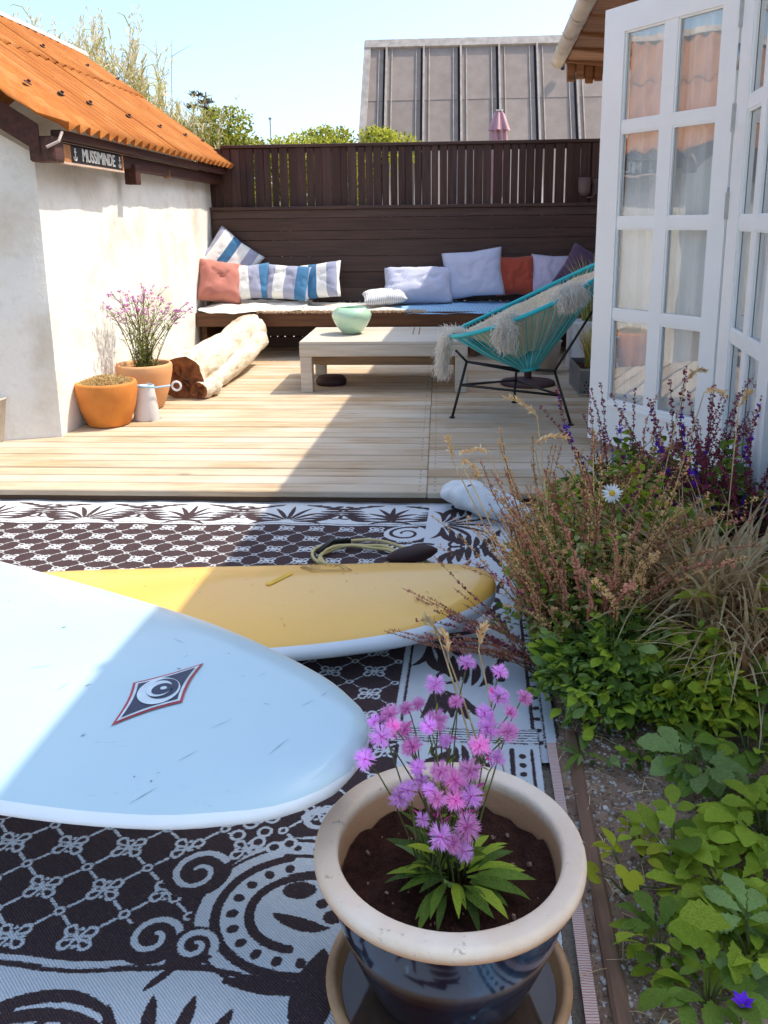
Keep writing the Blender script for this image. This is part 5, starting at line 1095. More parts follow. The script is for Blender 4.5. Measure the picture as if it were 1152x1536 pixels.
for k in (.045, .03, .016): strip([EY(k*math.cos(a)*1.2, k*math.sin(a)) for a in [j*math.pi/6 for j in range(11)]], .004)
DY('tape_mark', [(-.535, 2.46), (-.52, 2.447), (-.46, 2.545), (-.475, 2.558)], M['brightyellow'], .003)
sm = MB()
for k in range(40):
    s0 = rr.uniform(.05, 1.6); v0 = rr.uniform(-.85, .85)*wfY(s0); a = rr.uniform(0, 3); L = rr.uniform(.003, .02); q = [posY(s0+math.cos(a)*L*t_, v0+math.sin(a)*L*t_, .0012) for t_ in (0, .5, 1)]; sm.ribbon(q, [.0006, .0018, .0006], (math.sin(a), -math.cos(a), 0))
M['ywear'] = simple('brown_wear_mark', rgb(.30, .16, .05), None, 30, .7, objvar=0, bump=0); sm.build('wear_marks', M['ywear'], yb_, kind='stuff')
# leash
le = thing('board_leash', 'coiled pale yellow board leash with dark ankle cuff lying on the rug', 'leash', (-.25, 3.15, .02))
M['leash'] = simple('pale_yellow_cord', rgb(.62, .50, .20), rgb(.5, .4, .18), 20, .5, objvar=0)
pts = []
for k in range(90):
    a = k*.21; r_ = 1-.25*math.sin(k*.13); pts.append((-.33+.17*r_*math.cos(a)+.0008*k, 3.08+.13*r_*math.sin(a), .021+.004*math.sin(k*.9)+.006*(k/90)))
pts += [(-.12+.03*k, 3.02-.012*k+.05*math.sin(k*.8), .022) for k in range(8)]
m_ = MB(); m_.tube(pts, .0065, 6); m_.build('cord', M['leash'], le, smooth=True)
m_ = MB(); nn = 26; vs = []
for i in range(9):
    u = i/8-.5
    for j in range(nn):
        a = 2*math.pi*j/nn; rr_ = .042*(1-.8*abs(2*u)**3); vs.append((-.10+u*.19+.0*a, 3.03+.035*u+rr_*math.cos(a)*1.0, .052+.02*u+rr_*.75*math.sin(a)))
m_.add(vs, [(i*nn+j, i*nn+(j+1) % nn, (i+1)*nn+(j+1) % nn, (i+1)*nn+j) for i in range(8) for j in range(nn)]); m_.build('ankle_cuff', simple('dark_brown_neoprene', rgb(.045, .015, .012), None, 20, .6), le, smooth=True, weld=True)
m_ = MB(); m_.tube([(-.35, 3.22, .03), (-.42, 3.20, .035), (-.46, 3.10, .03)], .012, 8); m_.build('cuff_strap', M['black'], le, smooth=True)

# ================================================================== blue glazed pot in front
PC = (.017, 1.19, 0)
def glaze():
    s = NB('dark_blue_glaze').set(.12, spec=.6, coat=.5); v = s.coords((1, 1, .35), randomize=False); f = s.noise(v, 7, 5, .6); g = s.noise(s.coords((1, 1, .5), randomize=False), 16, 5, .7)
    c = s.ramp(f, [(.42, rgb(.012, .004, .008)), (.56, rgb(.012, .016, .035)), (.72, rgb(.02, .10, .18))]); c = s.mix(s.ramp(g, [(.60, rgb(0, 0, 0)), (.72, rgb(.7, .7, .7))]), c, rgb(.16, .30, .36)); s.col(c); s.bump(f, .12, .01); return s.m
M['glaze'] = glaze()
def rimmat():
    s = NB('unglazed_stoneware_rim').set(.75, spec=.25); v = s.coords(randomize=False); f = s.noise(v, 6, 5); g = s.noise(v, 40, 5, .7)
    c = s.ramp(f, [(.3, rgb(.78, .55, .38)), (.6, rgb(.86, .70, .54))]); c = s.mix(s.ramp(g, [(.62, rgb(0, 0, 0)), (.72, rgb(.8, .8, .8))]), c, rgb(.25, .17, .13)); tc = s.new('ShaderNodeTexCoord'); sx = s.new('ShaderNodeSeparateXYZ'); s.l.new(tc.outputs['Object'], sx.inputs[0]); zz = s.math('ADD', sx.outputs[2], s.math('MULTIPLY', g, .010))
    c = s.mix(s.ramp(zz, [(.255, rgb(.9, .9, .9)), (.268, rgb(0, 0, 0))]), c, rgb(.55, .27, .12)); s.col(c); s.bump(g, .5, .004); return s.m
M['rim'] = rimmat()
bp = thing('glazed_pot', 'dark blue glazed pot with pale stoneware rim standing in a saucer in front', 'pot', (PC[0], PC[1], .03))
BZ = .045
m_ = MB(); m_.lathe((PC[0], PC[1], 0), [(0, BZ), (.120, BZ), (.128, BZ+.01), (.150, .11), (.176, .18), (.190, .235), (.1925, .275)], 72); m_.build('pot_body', M['glaze'], bp, smooth=True, weld=True)
m_ = MB(); m_.lathe((PC[0], PC[1], 0), [(.190, .268), (.193, .272), (.207, .2735), (.2115, .277), (.2138, .283), (.2140, .289), (.2130, .296), (.2100, .3005), (.2050, .3022), (.184, .3020), (.1795, .3005), (.1770, .297), (.1760, .291), (.1750, .26), (.171, .22), (.163, .17)], 72, wob=.006); m_.build('rim', M['rim'], bp, smooth=True, weld=True)
m_ = MB(); vs = [(PC[0], PC[1], .235)]; n = 64
for i in range(1, 15):
    for j in range(n): a = 2*math.pi*j/n; r_ = .170*i/14; x = PC[0]+r_*math.cos(a); y = PC[1]+r_*math.sin(a); vs.append((x, y, .232+.016*noise.noise(Vector((x*18, y*18, 0)))+.012*noise.noise(Vector((x*55, y*55, 1)))+.012*(i/14)**4))
m_.add(vs, [(0, 1+j, 1+(j+1) % n) for j in range(n)]+[(1+(i-1)*n+j, 1+i*n+j, 1+i*n+(j+1) % n, 1+(i-1)*n+(j+1) % n) for i in range(1, 14) for j in range(n)]); m_.build('soil', M['potsoil'], bp, smooth=True)
m_ = MB(); rr = random.Random(31)
for k in range(34):
    a = rr.uniform(0, 6.28); r_ = .155*math.sqrt(rr.random()); s_ = rr.choice((.0015, .002, .003, .0045)); m_.box((PC[0]+r_*math.cos(a), PC[1]+r_*math.sin(a), .243), (s_*2, s_*1.5, s_), rot=Euler((rr.random()*3, rr.random()*3, rr.random()*3)).to_matrix(), bev=s_*.3)
m_.build('grit', M['pebbleb'], bp, kind='stuff')
sc_ = thing('saucer', 'shallow brown stoneware saucer under the dark blue glazed pot', 'saucer', (PC[0], PC[1], .012))
m_ = MB(); m_.lathe((PC[0], PC[1], .013), [(0, .004), (.16, .004), (.175, .012), (.184, .040), (.188, .046), (.196, .046), (.202, .040), (.196, .012), (.180, 0), (0, 0)], 64); M['saucer'] = simple('brown_stoneware', rgb(.60, .34, .16), rgb(.36, .18, .08), 9, .5, spec=.5); m_.build('dish', M['saucer'], sc_, smooth=True, weld=True)
m_ = MB(); m_.lathe((PC[0], PC[1], .013), [(0, .022), (.176, .022)], 48); s = NB('still_water').set(.03, spec=.6); s.col(rgb(.08, .05, .035)); s.b.inputs['Alpha'].default_value = .75; m_.build('water', s.m, sc_)

# ================================================================== vegetation
def leafshape(kind, fold=.18):
    """outline of one leaf in the xy plane, stem at origin, length 1 along +x -> verts, faces (with a midrib fold)"""
    if kind == 'ovate': w = [(0, .02), (.12, .14), (.3, .26), (.5, .29), (.7, .22), (.88, .1), (1, 0)]
    elif kind == 'lance': w = [(0, .03), (.2, .08), (.45, .125), (.7, .10), (.88, .05), (1, 0)]
    elif kind == 'toothed': w = [(0, .02), (.1, .05), (.22, .15), (.3, .13), (.4, .24), (.48, .21), (.6, .30), (.67, .25), (.78, .26), (.86, .17), (.95, .1), (1, 0)]
    elif kind == 'round': w = [(0, .05), (.1, .3), (.3, .44), (.5, .46), (.7, .42), (.88, .27), (1, .02)]
    vs = []; n = len(w)
    for (x, h) in w:
        z = -.16*x*x+.06*math.sin(x*3); vs += [(x, -h, z+fold*h), (x, 0, z), (x, h, z+fold*h)]
    fs = [(3*i+j, 3*i+j+1, 3*i+3+j+1, 3*i+3+j) for i in range(n-1) for j in (0, 1)]
    return [Vector(v) for v in vs], fs
def lobed(n=5, depth=.45, fold=.1):
    vs = [Vector((0, 0, 0))]; K = n*6
    for k in range(K+1):
        a = -math.pi*.80+1.6*math.pi*k/K; lob = abs(math.sin((k/K)*n*math.pi)); r_ = (1-depth)+depth*lob**.7; r_ *= (.62+.38*math.cos(a*.62)); vs.append(Vector((.08+r_*math.cos(a)*.9, r_*math.sin(a)*.8, fold*lob*r_-.12*r_*r_)))
    return vs, [(0, k, k+1) for k in range(1, K+1)]
SH = {k: leafshape(k) for k in ('ovate', 'lance', 'toothed', 'round')}
def compound(kind, n, spread, sc):
    V, Fc = [], []
    for i in range(n):
        a = -spread+2*spread*i/(n-1); q = sc*(1-.25*abs(a)/spread); vs, fs = leafshape(kind, .22); k = len(V); st = .10
        for v in vs:
            x, y = v.x*q+st, v.y*q; V.append(Vector((x*math.cos(a)-y*math.sin(a), x*math.sin(a)+y*math.cos(a), v.z*q-.10*abs(a)+.02*i % .04)))
        Fc += [tuple(k+j for j in f) for f in fs]
    return V, Fc
SH['palm'] = compound('toothed', 5, 1.75, .95); SH['trif'] = compound('toothed', 3, 1.25, .95); SH['trio'] = compound('ovate', 3, 1.2, .9)
SH['lobed'] = lobed(); SH['lobed3'] = lobed(3, .35)
def leafmesh(kind, mat):
    me = bpy.data.meshes.new('leaf'); vs, fs = SH[kind]; me.from_pydata([tuple(v) for v in vs], [], fs); me.materials.append(M[mat]); me.polygons.foreach_set('use_smooth', [True]*len(fs)); me.update(); return me
def add_leaf(mb, kind, p, d, nrm, L, m=0):
    d = Vector(d).normalized(); n = Vector(nrm); n = (n-d*n.dot(d)); n = n.normalized() if n.length > 1e-4 else d.orthogonal().normalized(); s_ = n.cross(d)
    vs, fs = SH[kind]; mb.add([Vector(p)+(d*v.x+s_*v.y+n*v.z)*L for v in vs], fs, m)
def quadleaf(mb, p, d, L, w, rr, m=0):
    d = d.normalized(); s_ = d.cross(Vector((rr.gauss(0, 1), rr.gauss(0, 1), rr.gauss(0, 1)))); s_ = s_.normalized() if s_.length > 1e-5 else d.orthogonal().normalized()
    n_ = s_.cross(d); mb.add([p, p+d*L*.5-s_*w+n_*w*.3, p+d*L, p+d*L*.5+s_*w+n_*w*.3], [(0, 1, 2), (0, 2, 3)], m)
def rot_to(d, nrm):
    d = Vector(d).normalized(); n = Vector(nrm); n = n-d*n.dot(d); n = n.normalized() if n.length > 1e-4 else d.orthogonal().normalized(); s_ = n.cross(d); return Matrix((d, s_, n)).transposed().to_euler()
# --- bushes and trees beyond the fence
def crown(mb, c, r, n, L, rr, ms, sub=None):
    c = Vector(c); cl = [(Vector((rr.gauss(0, .45)*r[0], rr.gauss(0, .45)*r[1], rr.gauss(0, .38)*r[2])), rr.uniform(.16, .42)) for _ in range(sub or 26)]
    for _ in range(n):
        o, q = rr.choice(cl); v = Vector((rr.gauss(0, 1), rr.gauss(0, 1), rr.gauss(0, 1))).normalized()*q*(rr.random()**.35); p = c+o+Vector((v.x*r[0], v.y*r[1], v.z*r[2]))
        d = (v+Vector((rr.gauss(0, .6), rr.gauss(0, .6), rr.gauss(.2, .6)))); m = rr.choices(range(len(ms)), ms)[0]; quadleaf(mb, p, d, L*rr.uniform(.6, 1.3), L*.28, rr, m)
def bush(name, label, cat, c, r, n, L, seed, mats, wts, trunk_h=.8, group=None):
    rr = random.Random(seed); t = thing(name, label, cat, (c[0], c[1], -.1), group=group); mb = MB(); crown(mb, c, r, n, L, rr, wts); mb.build('crown', [M[m] for m in mats], t, kind='stuff')
    m_ = MB()
    for k in range(5):
        a = rr.uniform(0, 6.28); e = Vector(c)+Vector((math.cos(a)*r[0]*.5, math.sin(a)*r[1]*.4, rr.uniform(-.1, .4)*r[2])); b = Vector((c[0]+rr.gauss(0, .05), c[1], -.1)); m_.tube([b, b.lerp(e, .5)+Vector((rr.gauss(0, .08), rr.gauss(0, .08), .1)), e], [.045, .03, .012], 6)
    m_.build('trunk', M['bark'], t, smooth=True, kind='stuff'); return t
G_ = 'bushes beyond the fence'
bush('round_bush', 'yellow green bush beyond the fence touching the grey roofed house', 'bush', (-1.60, 12.6, 2.08), (1.1, .8, .62), 22000, .055, 1, ('hedge', 'hedge2', 'hedge3'), (5, 3, 2), group=G_)
bush('round_bush', 'yellow green bush beyond the fence right of the dark conifer', 'bush', (-2.65, 12.4, 2.02), (1.1, .8, .62), 22000, .055, 2, ('hedge', 'hedge2', 'hedge3'), (5, 3, 2), group=G_)
bush('round_bush', 'low pale bush beyond the fence just above the end of the orange roof', 'bush', (-3.5, 13.2, 1.2), (.9, .8, .8), 14000, .055, 3, ('hedge', 'hedge2', 'hedge3'), (4, 2, 2), group=G_)
def conifer(c, H, seed):
    rr = random.Random(seed); t = thing('conifer', 'dark wind-bent conifer rising behind the end of the orange roof', 'tree', c); m_ = MB(); lean = .25
    P_ = lambda u: Vector((c[0]+lean*u*u*H*.3, c[1], c[2]+H*u)); m_.tube([P_(k/8) for k in range(9)], [.07*(1-.85*k/8) for k in range(9)], 7); nd = MB(); br = MB()
    for k in range(46):
        u = .35+.64*k/46; a = rr.uniform(0, 6.28); L = (.62*(1-u)+.16)*rr.uniform(.6, 1.25)*1.25; d = Vector((math.cos(a)+.35, math.sin(a), rr.uniform(-.12, .25))); d.normalize(); p0 = P_(u); p1 = p0+d*L; br.tube([p0, p0.lerp(p1, .5)+Vector((0, 0, .02)), p1+Vector((0, 0, -.03))], [.016, .010, .004], 4)
        for _ in range(90):
            v = rr.uniform(.25, 1.02); q = p0.lerp(p1, v); dd_ = (d*.6+Vector((rr.gauss(0, .6), rr.gauss(0, .6), rr.gauss(.15, .35)))); quadleaf(nd, q+Vector((rr.gauss(0, .03), rr.gauss(0, .03), rr.gauss(0, .012))), dd_, .075, .008, rr, 0)
    m_.build('trunk', M['bark'], t, smooth=True); br.build('branches', M['bark'], t, smooth=True, kind='stuff'); nd.build('needles', M['pine'], t, kind='stuff')
conifer((-3.75, 13.6, -.1), 3.28, 4)
def reeds(label, c, n, h, seed, sx, sy, plume=.75, group=None):
    rr = random.Random(seed); t = thing('reed_clump', label, 'reeds', c, group=group); st = MB(); lf = MB(); pl = MB()
    for _ in range(n):
        b = Vector((c[0]+rr.uniform(-sx, sx), c[1]+rr.uniform(-sy, sy), c[2])); H_ = h*rr.uniform(.72, 1.06); ln = Vector((rr.gauss(0, .09), rr.gauss(0, .08), 0)); P_ = lambda u: b+Vector((ln.x*u*u*H_, ln.y*u*u*H_, H_*u)); st.tube([P_(k/5) for k in range(6)], [.008, .007, .006, .005, .004, .002], 4, cap=False)
        for k in range(26):
            u = rr.uniform(.5, .98); a = rr.uniform(0, 6.28); p = P_(u); L = rr.uniform(.14, .30); d = Vector((math.cos(a), math.sin(a), 0)); lf.ribbon([p, p+d*L*.35+Vector((0, 0, L*.5)), p+d*L*.75+Vector((0, 0, L*.55)), p+d*L+Vector((0, 0, L*.38))], [.016, .018, .013, .002], d.cross(Vector((0, 0, 1)))+Vector((0, 0, rr.gauss(0, .4))), rr.choice((0, 0, 1)))
        if rr.random() < plume:
            for k in range(60):
                u = rr.uniform(.82, 1.04); p = P_(u)+Vector((rr.gauss(0, .018), rr.gauss(0, .018), 0)); quadleaf(pl, p, Vector((rr.gauss(0, .5), rr.gauss(0, .5), 1)), .065, .008, rr)
    st.build('stem', M['straw'], t, kind='stuff'); lf.build('blades', [M['reed'], M['reed2']], t, kind='stuff'); pl.build('plumes', M['reed2'], t, kind='stuff'); return t
reeds('tall dense pale reeds rising behind the upper end of the orange roof', (-4.5, 11.6, -.1), 80, 3.66, 11, .50, .3)
reeds('pale reeds sloping down behind the middle of the orange roof', (-3.95, 11.8, -.1), 70, 3.34, 12, .32, .3)
reeds('low pale reeds behind the lower orange roof beside the conifer', (-3.40, 11.9, -.1), 60, 2.85, 13, .38, .3, .5)
t = thing('bare_sapling', 'thin bare twigs standing above the roof between reeds and conifer', 'tree', (-4.1, 12.4, -.1)); m_ = MB(); rr = random.Random(77)
for k in range(8):
    b = Vector((-4.1+rr.uniform(-.5, .5), 12.4, -.1)); H_ = rr.uniform(3.2, 3.95); lx = rr.gauss(0, .06); P_ = lambda u: b+Vector((lx*u*H_+.02*math.sin(u*9+k), 0, H_*u)); m_.tube([P_(q/8) for q in range(9)], [.012*(1-.8*q/8) for q in range(9)], 4)
    for q in range(5): u = rr.uniform(.6, .95); p = P_(u); m_.tube([p, p+Vector((rr.gauss(0, .12), rr.gauss(0, .05), .16))], [.004, .0015], 3)
m_.build('trunk', M['bark'], t, kind='stuff')
m_ = MB(); m_.tube([(-3.0, 16.0, -.1), (-3.0, 16.0, 3.05)], .012, 6); m_.box((-3.0, 16.0, 3.05), (.05, .03, .04)); o = m_.build('mast', M['steel']); tag(o, 'thin grey mast standing far behind the yellow green bushes', 'mast')
# --- seed spikes
def spikemesh(bend, mat, tip=None, n=30, whorl=7, stemmat='stemb', rad=.021, seed=0):
    rr = random.Random(seed); mb = MB(); P_ = lambda u: Vector((bend*u*u, bend*.15*math.sin(u*3), u*(1-abs(bend)*.28*u))); mb.tube([P_(k/8) for k in range(9)], [.0042*(1-.7*k/8) for k in range(9)], 4, m=0, cap=False)
    wa, wb_ = rr.uniform(-.03, .03), rr.uniform(-.03, .03); P0 = P_; P_ = lambda u: P0(u)+Vector((wa*math.sin(u*7), wb_*math.sin(u*9+1), 0))
    mb.v = []; mb.f = []; mb.mi = []; mb.tube([P_(k/10) for k in range(11)], [.0038*(1-.7*k/10) for k in range(11)], 4, m=0, cap=False)
    for k in range(n):
        if rr.random() < .16: continue
        u = .26+.73*k/(n-1)+rr.uniform(-.008, .008); p = P_(u)
        for j in range(whorl):
            a = rr.uniform(0, 6.28); d = Vector((math.cos(a), math.sin(a), .55+rr.gauss(0, .25))); L = rad*rr.uniform(.7, 1.3)*(1.15-.55*u); quadleaf(mb, p+Vector((0, 0, rr.gauss(0, .009))), d, L, L*.38, rr, 2 if (tip and rr.random() < (.95 if (.55 < u < .78) else .08)) else 1)
    me = bpy.data.meshes.new('flower_spike'); me.from_pydata([tuple(v) for v in mb.v], [], mb.f)
    for m in (stemmat, mat)+((tip,) if tip else ()): me.materials.append(M[m])
    me.polygons.foreach_set('material_index', mb.mi); me.update(); return me
SP = {}
for i, b in enumerate((.12, .3, .55)):
    SP['rust', i] = spikemesh(b, 'rust', seed=i); SP['ochre', i] = spikemesh(b, 'ochre', seed=i+5, n=36, rad=.018); SP['maroon', i] = spikemesh(b, 'maroon', seed=i+9, rad=.022); SP['violet', i] = spikemesh(b, 'maroon', 'violet', seed=i+13, rad=.028); SP['magenta', i] = spikemesh(b, 'rust', 'magenta', seed=i+17)
def clump(name, label, c, nsp, h, spread, kinds, seed, nleaf, lr, lh, lmats, lkind='ovate', lsize=.028, lean=(0, 0), amin=0, amax=6.283, up=.3, extra=()):
    rr = random.Random(seed); t = thing(name, label, 'plant', c)
    for k in range(nsp):
        a = rr.uniform(amin, amax); r_ = spread*math.sqrt(rr.random()); ln = r_/max(h, .01); b = Vector(c)+Vector((math.cos(a+.5)*r_*.75, math.sin(a+.5)*r_*.75, -.01)); kd = rr.choice(kinds); hh = h*rr.uniform(.45, 1.06)
        v = rr.choice((0, 0, 1, 1, 2)); tilt = math.atan(ln*.45)*rr.uniform(.2, 1.3)+rr.uniform(0, .12); e = Euler((0, tilt, a+rr.gauss(0, .25))); e.rotate(Euler((lean[1]*-1, lean[0], 0))); inst('flower_spike', SP[kd, v], t, b, e, (hh, hh, hh))
    for (b, e, hh, kd, v) in extra: inst('flower_spike', SP[kd, v], t, b, e, (hh, hh, hh))
    mb = MB(); stm = MB()
    for k in range(nleaf):
        a = rr.uniform(0, 6.283); r_ = lr*math.sqrt(rr.random()); z = lh*rr.random()**up*(1-.6*(r_/lr)**2)*(1+.75*noise.noise(Vector((math.cos(a)*r_*14+seed, math.sin(a)*r_*14, seed)))); r_ *= 1+.5*noise.noise(Vector((math.cos(a)*2+seed, math.sin(a)*2, z*9))); p = Vector(c)+Vector((math.cos(a)*r_, math.sin(a)*r_, z)); d = Vector((math.cos(a)+rr.gauss(0, .6), math.sin(a)+rr.gauss(0, .6), rr.gauss(.25, .45)))
        add_leaf(mb, rr.choice(('lance', 'ovate', 'toothed', 'lance')) if lkind == 'toothed' else lkind, p, d, (rr.gauss(0, .5), rr.gauss(0, .5), 1), lsize*rr.uniform(.4, 1.5), rr.randrange(len(lmats)))
        if k % 14 == 0: stm.tube([Vector(c)+Vector((math.cos(a)*r_*.3, math.sin(a)*r_*.3, 0)), p], [.0022, .0012], 4, cap=False)
    if nleaf: mb.build('foliage', [M[m] for m in lmats], t, kind='stuff', smooth=True); stm.build('stems', M['stem'], t, kind='stuff')
    return t
# the big spent sage clump at the rug edge; its left stems arch low over the yellow board
ex_ = []
rr = random.Random(41)
for k in range(16):
    ex_.append((Vector((.30+rr.gauss(0, .03), 2.22+rr.gauss(0, .05), .02)), Euler((0, R(rr.uniform(38, 64)), R(rr.uniform(158, 202)))), rr.uniform(.34, .50), rr.choice(('rust', 'rust', 'maroon', 'magenta', 'rust')), rr.choice((0, 1))))
clump('sage_clump', 'large clump of spent sage with rust-red spikes at the rug edge beside the yellow board', (.40, 2.34, .03), 150, .66, .17, ('rust', 'ochre', 'ochre', 'rust', 'ochre', 'ochre', 'rust', 'ochre', 'ochre', 'rust', 'ochre', 'magenta', 'ochre', 'rust', 'ochre', 'ochre', 'rust'), 1, 3600, .20, .40, ('g2', 'g1', 'reed', 'ochre', 'sage'), 'ovate', .021, extra=ex_)
clump('sage_clump', 'sage clump with ochre seed spikes between the big sage clump and the deck', (.42, 2.72, .03), 70, .52, .15, ('ochre', 'rust', 'ochre', 'rust'), 2, 1500, .18, .34, ('g2', 'ochre', 'reed'), 'ovate', .026)
clump('sage_clump', 'leafy sage with thin maroon spikes in front of the open white door', (.80, 3.25, .03), 44, .62, .26, ('maroon', 'rust', 'maroon', 'violet', 'maroon'), 3, 1500, .24, .36, ('g1', 'g3', 'g2'), 'ovate', .036)
clump('sage_clump', 'dense maroon sage with violet blooms at the right edge beside the cottage wall', (1.00, 3.02, .03), 120, .70, .20, ('maroon', 'maroon', 'violet', 'maroon'), 4, 1200, .22, .36, ('g1', 'g3', 'g2'), 'ovate', .04)
clump('leafy_herb', 'low dark green leafy herb at the rug edge below the spent sage', (.46, 2.08, .02), 0, .3, .2, ('rust',), 5, 2600, .20, .20, ('g1', 'g3', 'g2', 'sage'), 'toothed', .036)
clump('leafy_herb', 'small green leafy herb between the rug edge herb and the dry tuft', (.63, 2.02, .03), 0, .3, .2, ('rust',), 6, 1500, .16, .17, ('g2', 'g1', 'yl'), 'toothed', .040)
clump('leafy_herb', 'yellow green leafy herb filling the middle of the bed behind the daisies', (.60, 2.62, .03), 10, .5, .16, ('ochre',), 7, 2600, .20, .42, ('g2', 'yl', 'reed', 'g1'), 'ovate', .026)
clump('leafy_herb', 'green leafy herb below the white door between bed and deck', (.62, 3.25, .03), 8, .4, .2, ('rust', 'ochre'), 8, 1100, .2, .24, ('g1', 'g2', 'g3'), 'ovate', .036)
# --- dry grass tufts
def tuft(label, c, n, h, spread, seed, width=.0055, base_r=.09, droop=.75, mats=('straw', 'straw2', 'straw3', 'straw'), lean=(0, 0)):
    return grass('dry_grass_tuft', label, 'grass tuft', c, n, h, spread, mats, droop, width, seed, 8, None, lean, .55, base_r)
tuft('big fountain-shaped tuft of dry straw grass filling the right side of the bed', (.80, 2.34, .03), 760, .60, .48, 3, width=.012, base_r=.13, mats=('straw2', 'straw2', 'straw', 'straw2', 'straw'))
tuft('second dry straw tuft drooping at the right edge above the broad leaves', (.84, 2.10, .03), 300, .46, .34, 4, width=.010, base_r=.10, droop=.9)
tuft('brown fallen straw tuft behind the low green herb in mid bed', (.66, 2.30, .02), 420, .32, .28, 5, base_r=.14, droop=.9, mats=('straw', 'straw', 'straw2'))
tuft('green and straw grass stalks standing among the daisies', (.56, 2.50, .03), 170, .50, .20, 6, width=.005, base_r=.14, droop=.3, mats=('straw2', 'g1', 'straw', 'sage'))
# tall stalks with nodding seed heads
def headed(label, base, top, nod, seed):
    rr = random.Random(seed); t = thing('seed_stalk', label, 'grass stalk', base); b, tp_ = Vector(base), Vector(top); nd_ = Vector(nod)
    pts = [b.lerp(tp_, k/8)+Vector((0, 0, .02*math.sin(math.pi*k/8))) for k in range(9)]+[tp_+nd_*.5+Vector((0, 0, .012)), tp_+nd_]; m_ = MB(); m_.tube(pts, [.0019]*8+[.0014, .001, .0008], 5); m_.build('stalk', M['straw2'], t, smooth=True)
    hd_ = MB()
    for k in range(46):
        u = k/45; p = (tp_+Vector((0, 0, .006))).lerp(tp_+nd_, u)+Vector((0, 0, .02*u*(1-u)*2)); d = nd_.normalized()+Vector((rr.gauss(0, .45), rr.gauss(0, .45), rr.gauss(0, .45))); quadleaf(hd_, p, d, .018*rr.uniform(.7, 1.3), .0028, rr, rr.randrange(2))
    hd_.build('seed_head', [M['straw2'], M['ochre']], t, kind='stuff')
headed('thin straw stalk with upright seed head leaning left over the rug', (.30, 2.30, .02), (.035, 2.32, .615), (-.012, -.01, .06), 1)
headed('thin straw stalk with seed head bending right beside the leaning one', (.31, 2.32, .02), (.06, 2.36, .60), (.05, -.03, -.03), 2)
headed('tall straw stalk with level nodding head above the spent sage', (.36, 2.36, .02), (.27, 2.36, .73), (-.085, .0, .05), 3)
headed('straw stalk with ear bending right just below the tallest stalk', (.37, 2.34, .02), (.262, 2.34, .655), (.085, 0, .02), 4)
headed('thin stalk with a level ear hanging over the deck boards', (.33, 2.40, .02), (.155, 2.60, .56), (-.085, 0, -.005), 5)
headed('thick pale ear standing in front of the open door corner', (.50, 2.6, .02), (.475, 2.62, .54), (-.002, 0, .08), 6)
for k, (bs, tp_, nd_) in enumerate((((.62, 2.6, .02), (.74, 2.62, .78), (.05, 0, .03)), ((.64, 2.6, .02), (.79, 2.6, .75), (.06, 0, -.01)), ((.85, 2.5, .02), (.86, 2.5, .72), (.03, 0, .05)), ((.12, 1.52, .02), (.005, 1.60, .43), (-.03, 0, .05)), ((.14, 1.52, .02), (.02, 1.58, .41), (-.01, 0, .05)), ((.16, 1.52, .02), (.08, 1.60, .42), (.01, 0, .045)))):
    headed(('tall grass blade stalk curving right before the door glass', 'second tall stalk curving right before the door glass', 'tall stalk rising from the big dry tuft', 'left buff stalk behind the pink flowers', 'middle buff stalk behind the pink flowers', 'right buff stalk behind the pink flowers')[k], bs, tp_, nd_, 10+k)
# --- daisies
def daisy(label, base, c, r_, face, seed, group=None):
    rr = random.Random(seed); t = thing('daisy', label, 'flower', base, group=group); b, cc = Vector(base), Vector(c); f_ = Vector(face).normalized(); m_ = MB(); m_.tube([b, b.lerp(cc, .5)+Vector((.01, 0, .01)), cc-f_*.01], [.0022, .002, .0018], 5); m_.build('stem', M['stem'], t, smooth=True)
    a1_ = f_.orthogonal().normalized(); a2_ = f_.cross(a1_)
    for k in range(17):
        a = 2*math.pi*k/17+rr.gauss(0, .05); d = a1_*math.cos(a)+a2_*math.sin(a); m_ = MB(); L = r_*rr.uniform(.85, 1.08); s_ = f_.cross(d); dr_ = f_*rr.uniform(-.25, .1)
        m_.ribbon([cc+d*r_*.2, cc+d*L*.6+dr_*L*.2, cc+d*L+dr_*L*.5], [r_*.13, r_*.27, r_*.10], s_); m_.build('petal', M['daisy'], t)
    m_ = MB(); q = f_.to_track_quat('Z', 'Y').to_matrix().to_4x4(); m_.M = Matrix.Translation(cc) @ q; m_.lathe((0, 0, 0), [(r_*.30, 0), (r_*.27, r_*.10), (r_*.15, r_*.16), (0, r_*.17)], 14); m_.build('disc', M['daisyc'], t, smooth=True, weld=True)
daisy('white daisy with yellow centre standing tallest in the middle of the bed', (.57, 2.55, .02), (.497, 2.42, .49), .030, (-.35, -.8, .45), 1)
daisy('half hidden white daisy lying lower right of the tallest daisy', (.66, 2.65, .02), (.645, 2.62, .335), .030, (.3, -.3, .9), 2)
daisy('drooping white daisy among dry stalks left of the big straw tuft', (.66, 2.4, .02), (.585, 2.32, .335), .024, (.6, -.5, -.2), 3)
daisy('small white daisy at the right edge below the straw tufts', (.80, 2.1, .02), (.722, 2.02, .16), .022, (.1, -.5, .8), 4)
daisy('closed white bloom left of the small right edge daisy', (.70, 2.02, .02), (.66, 2.0, .15), .017, (-.1, -.4, .9), 5)
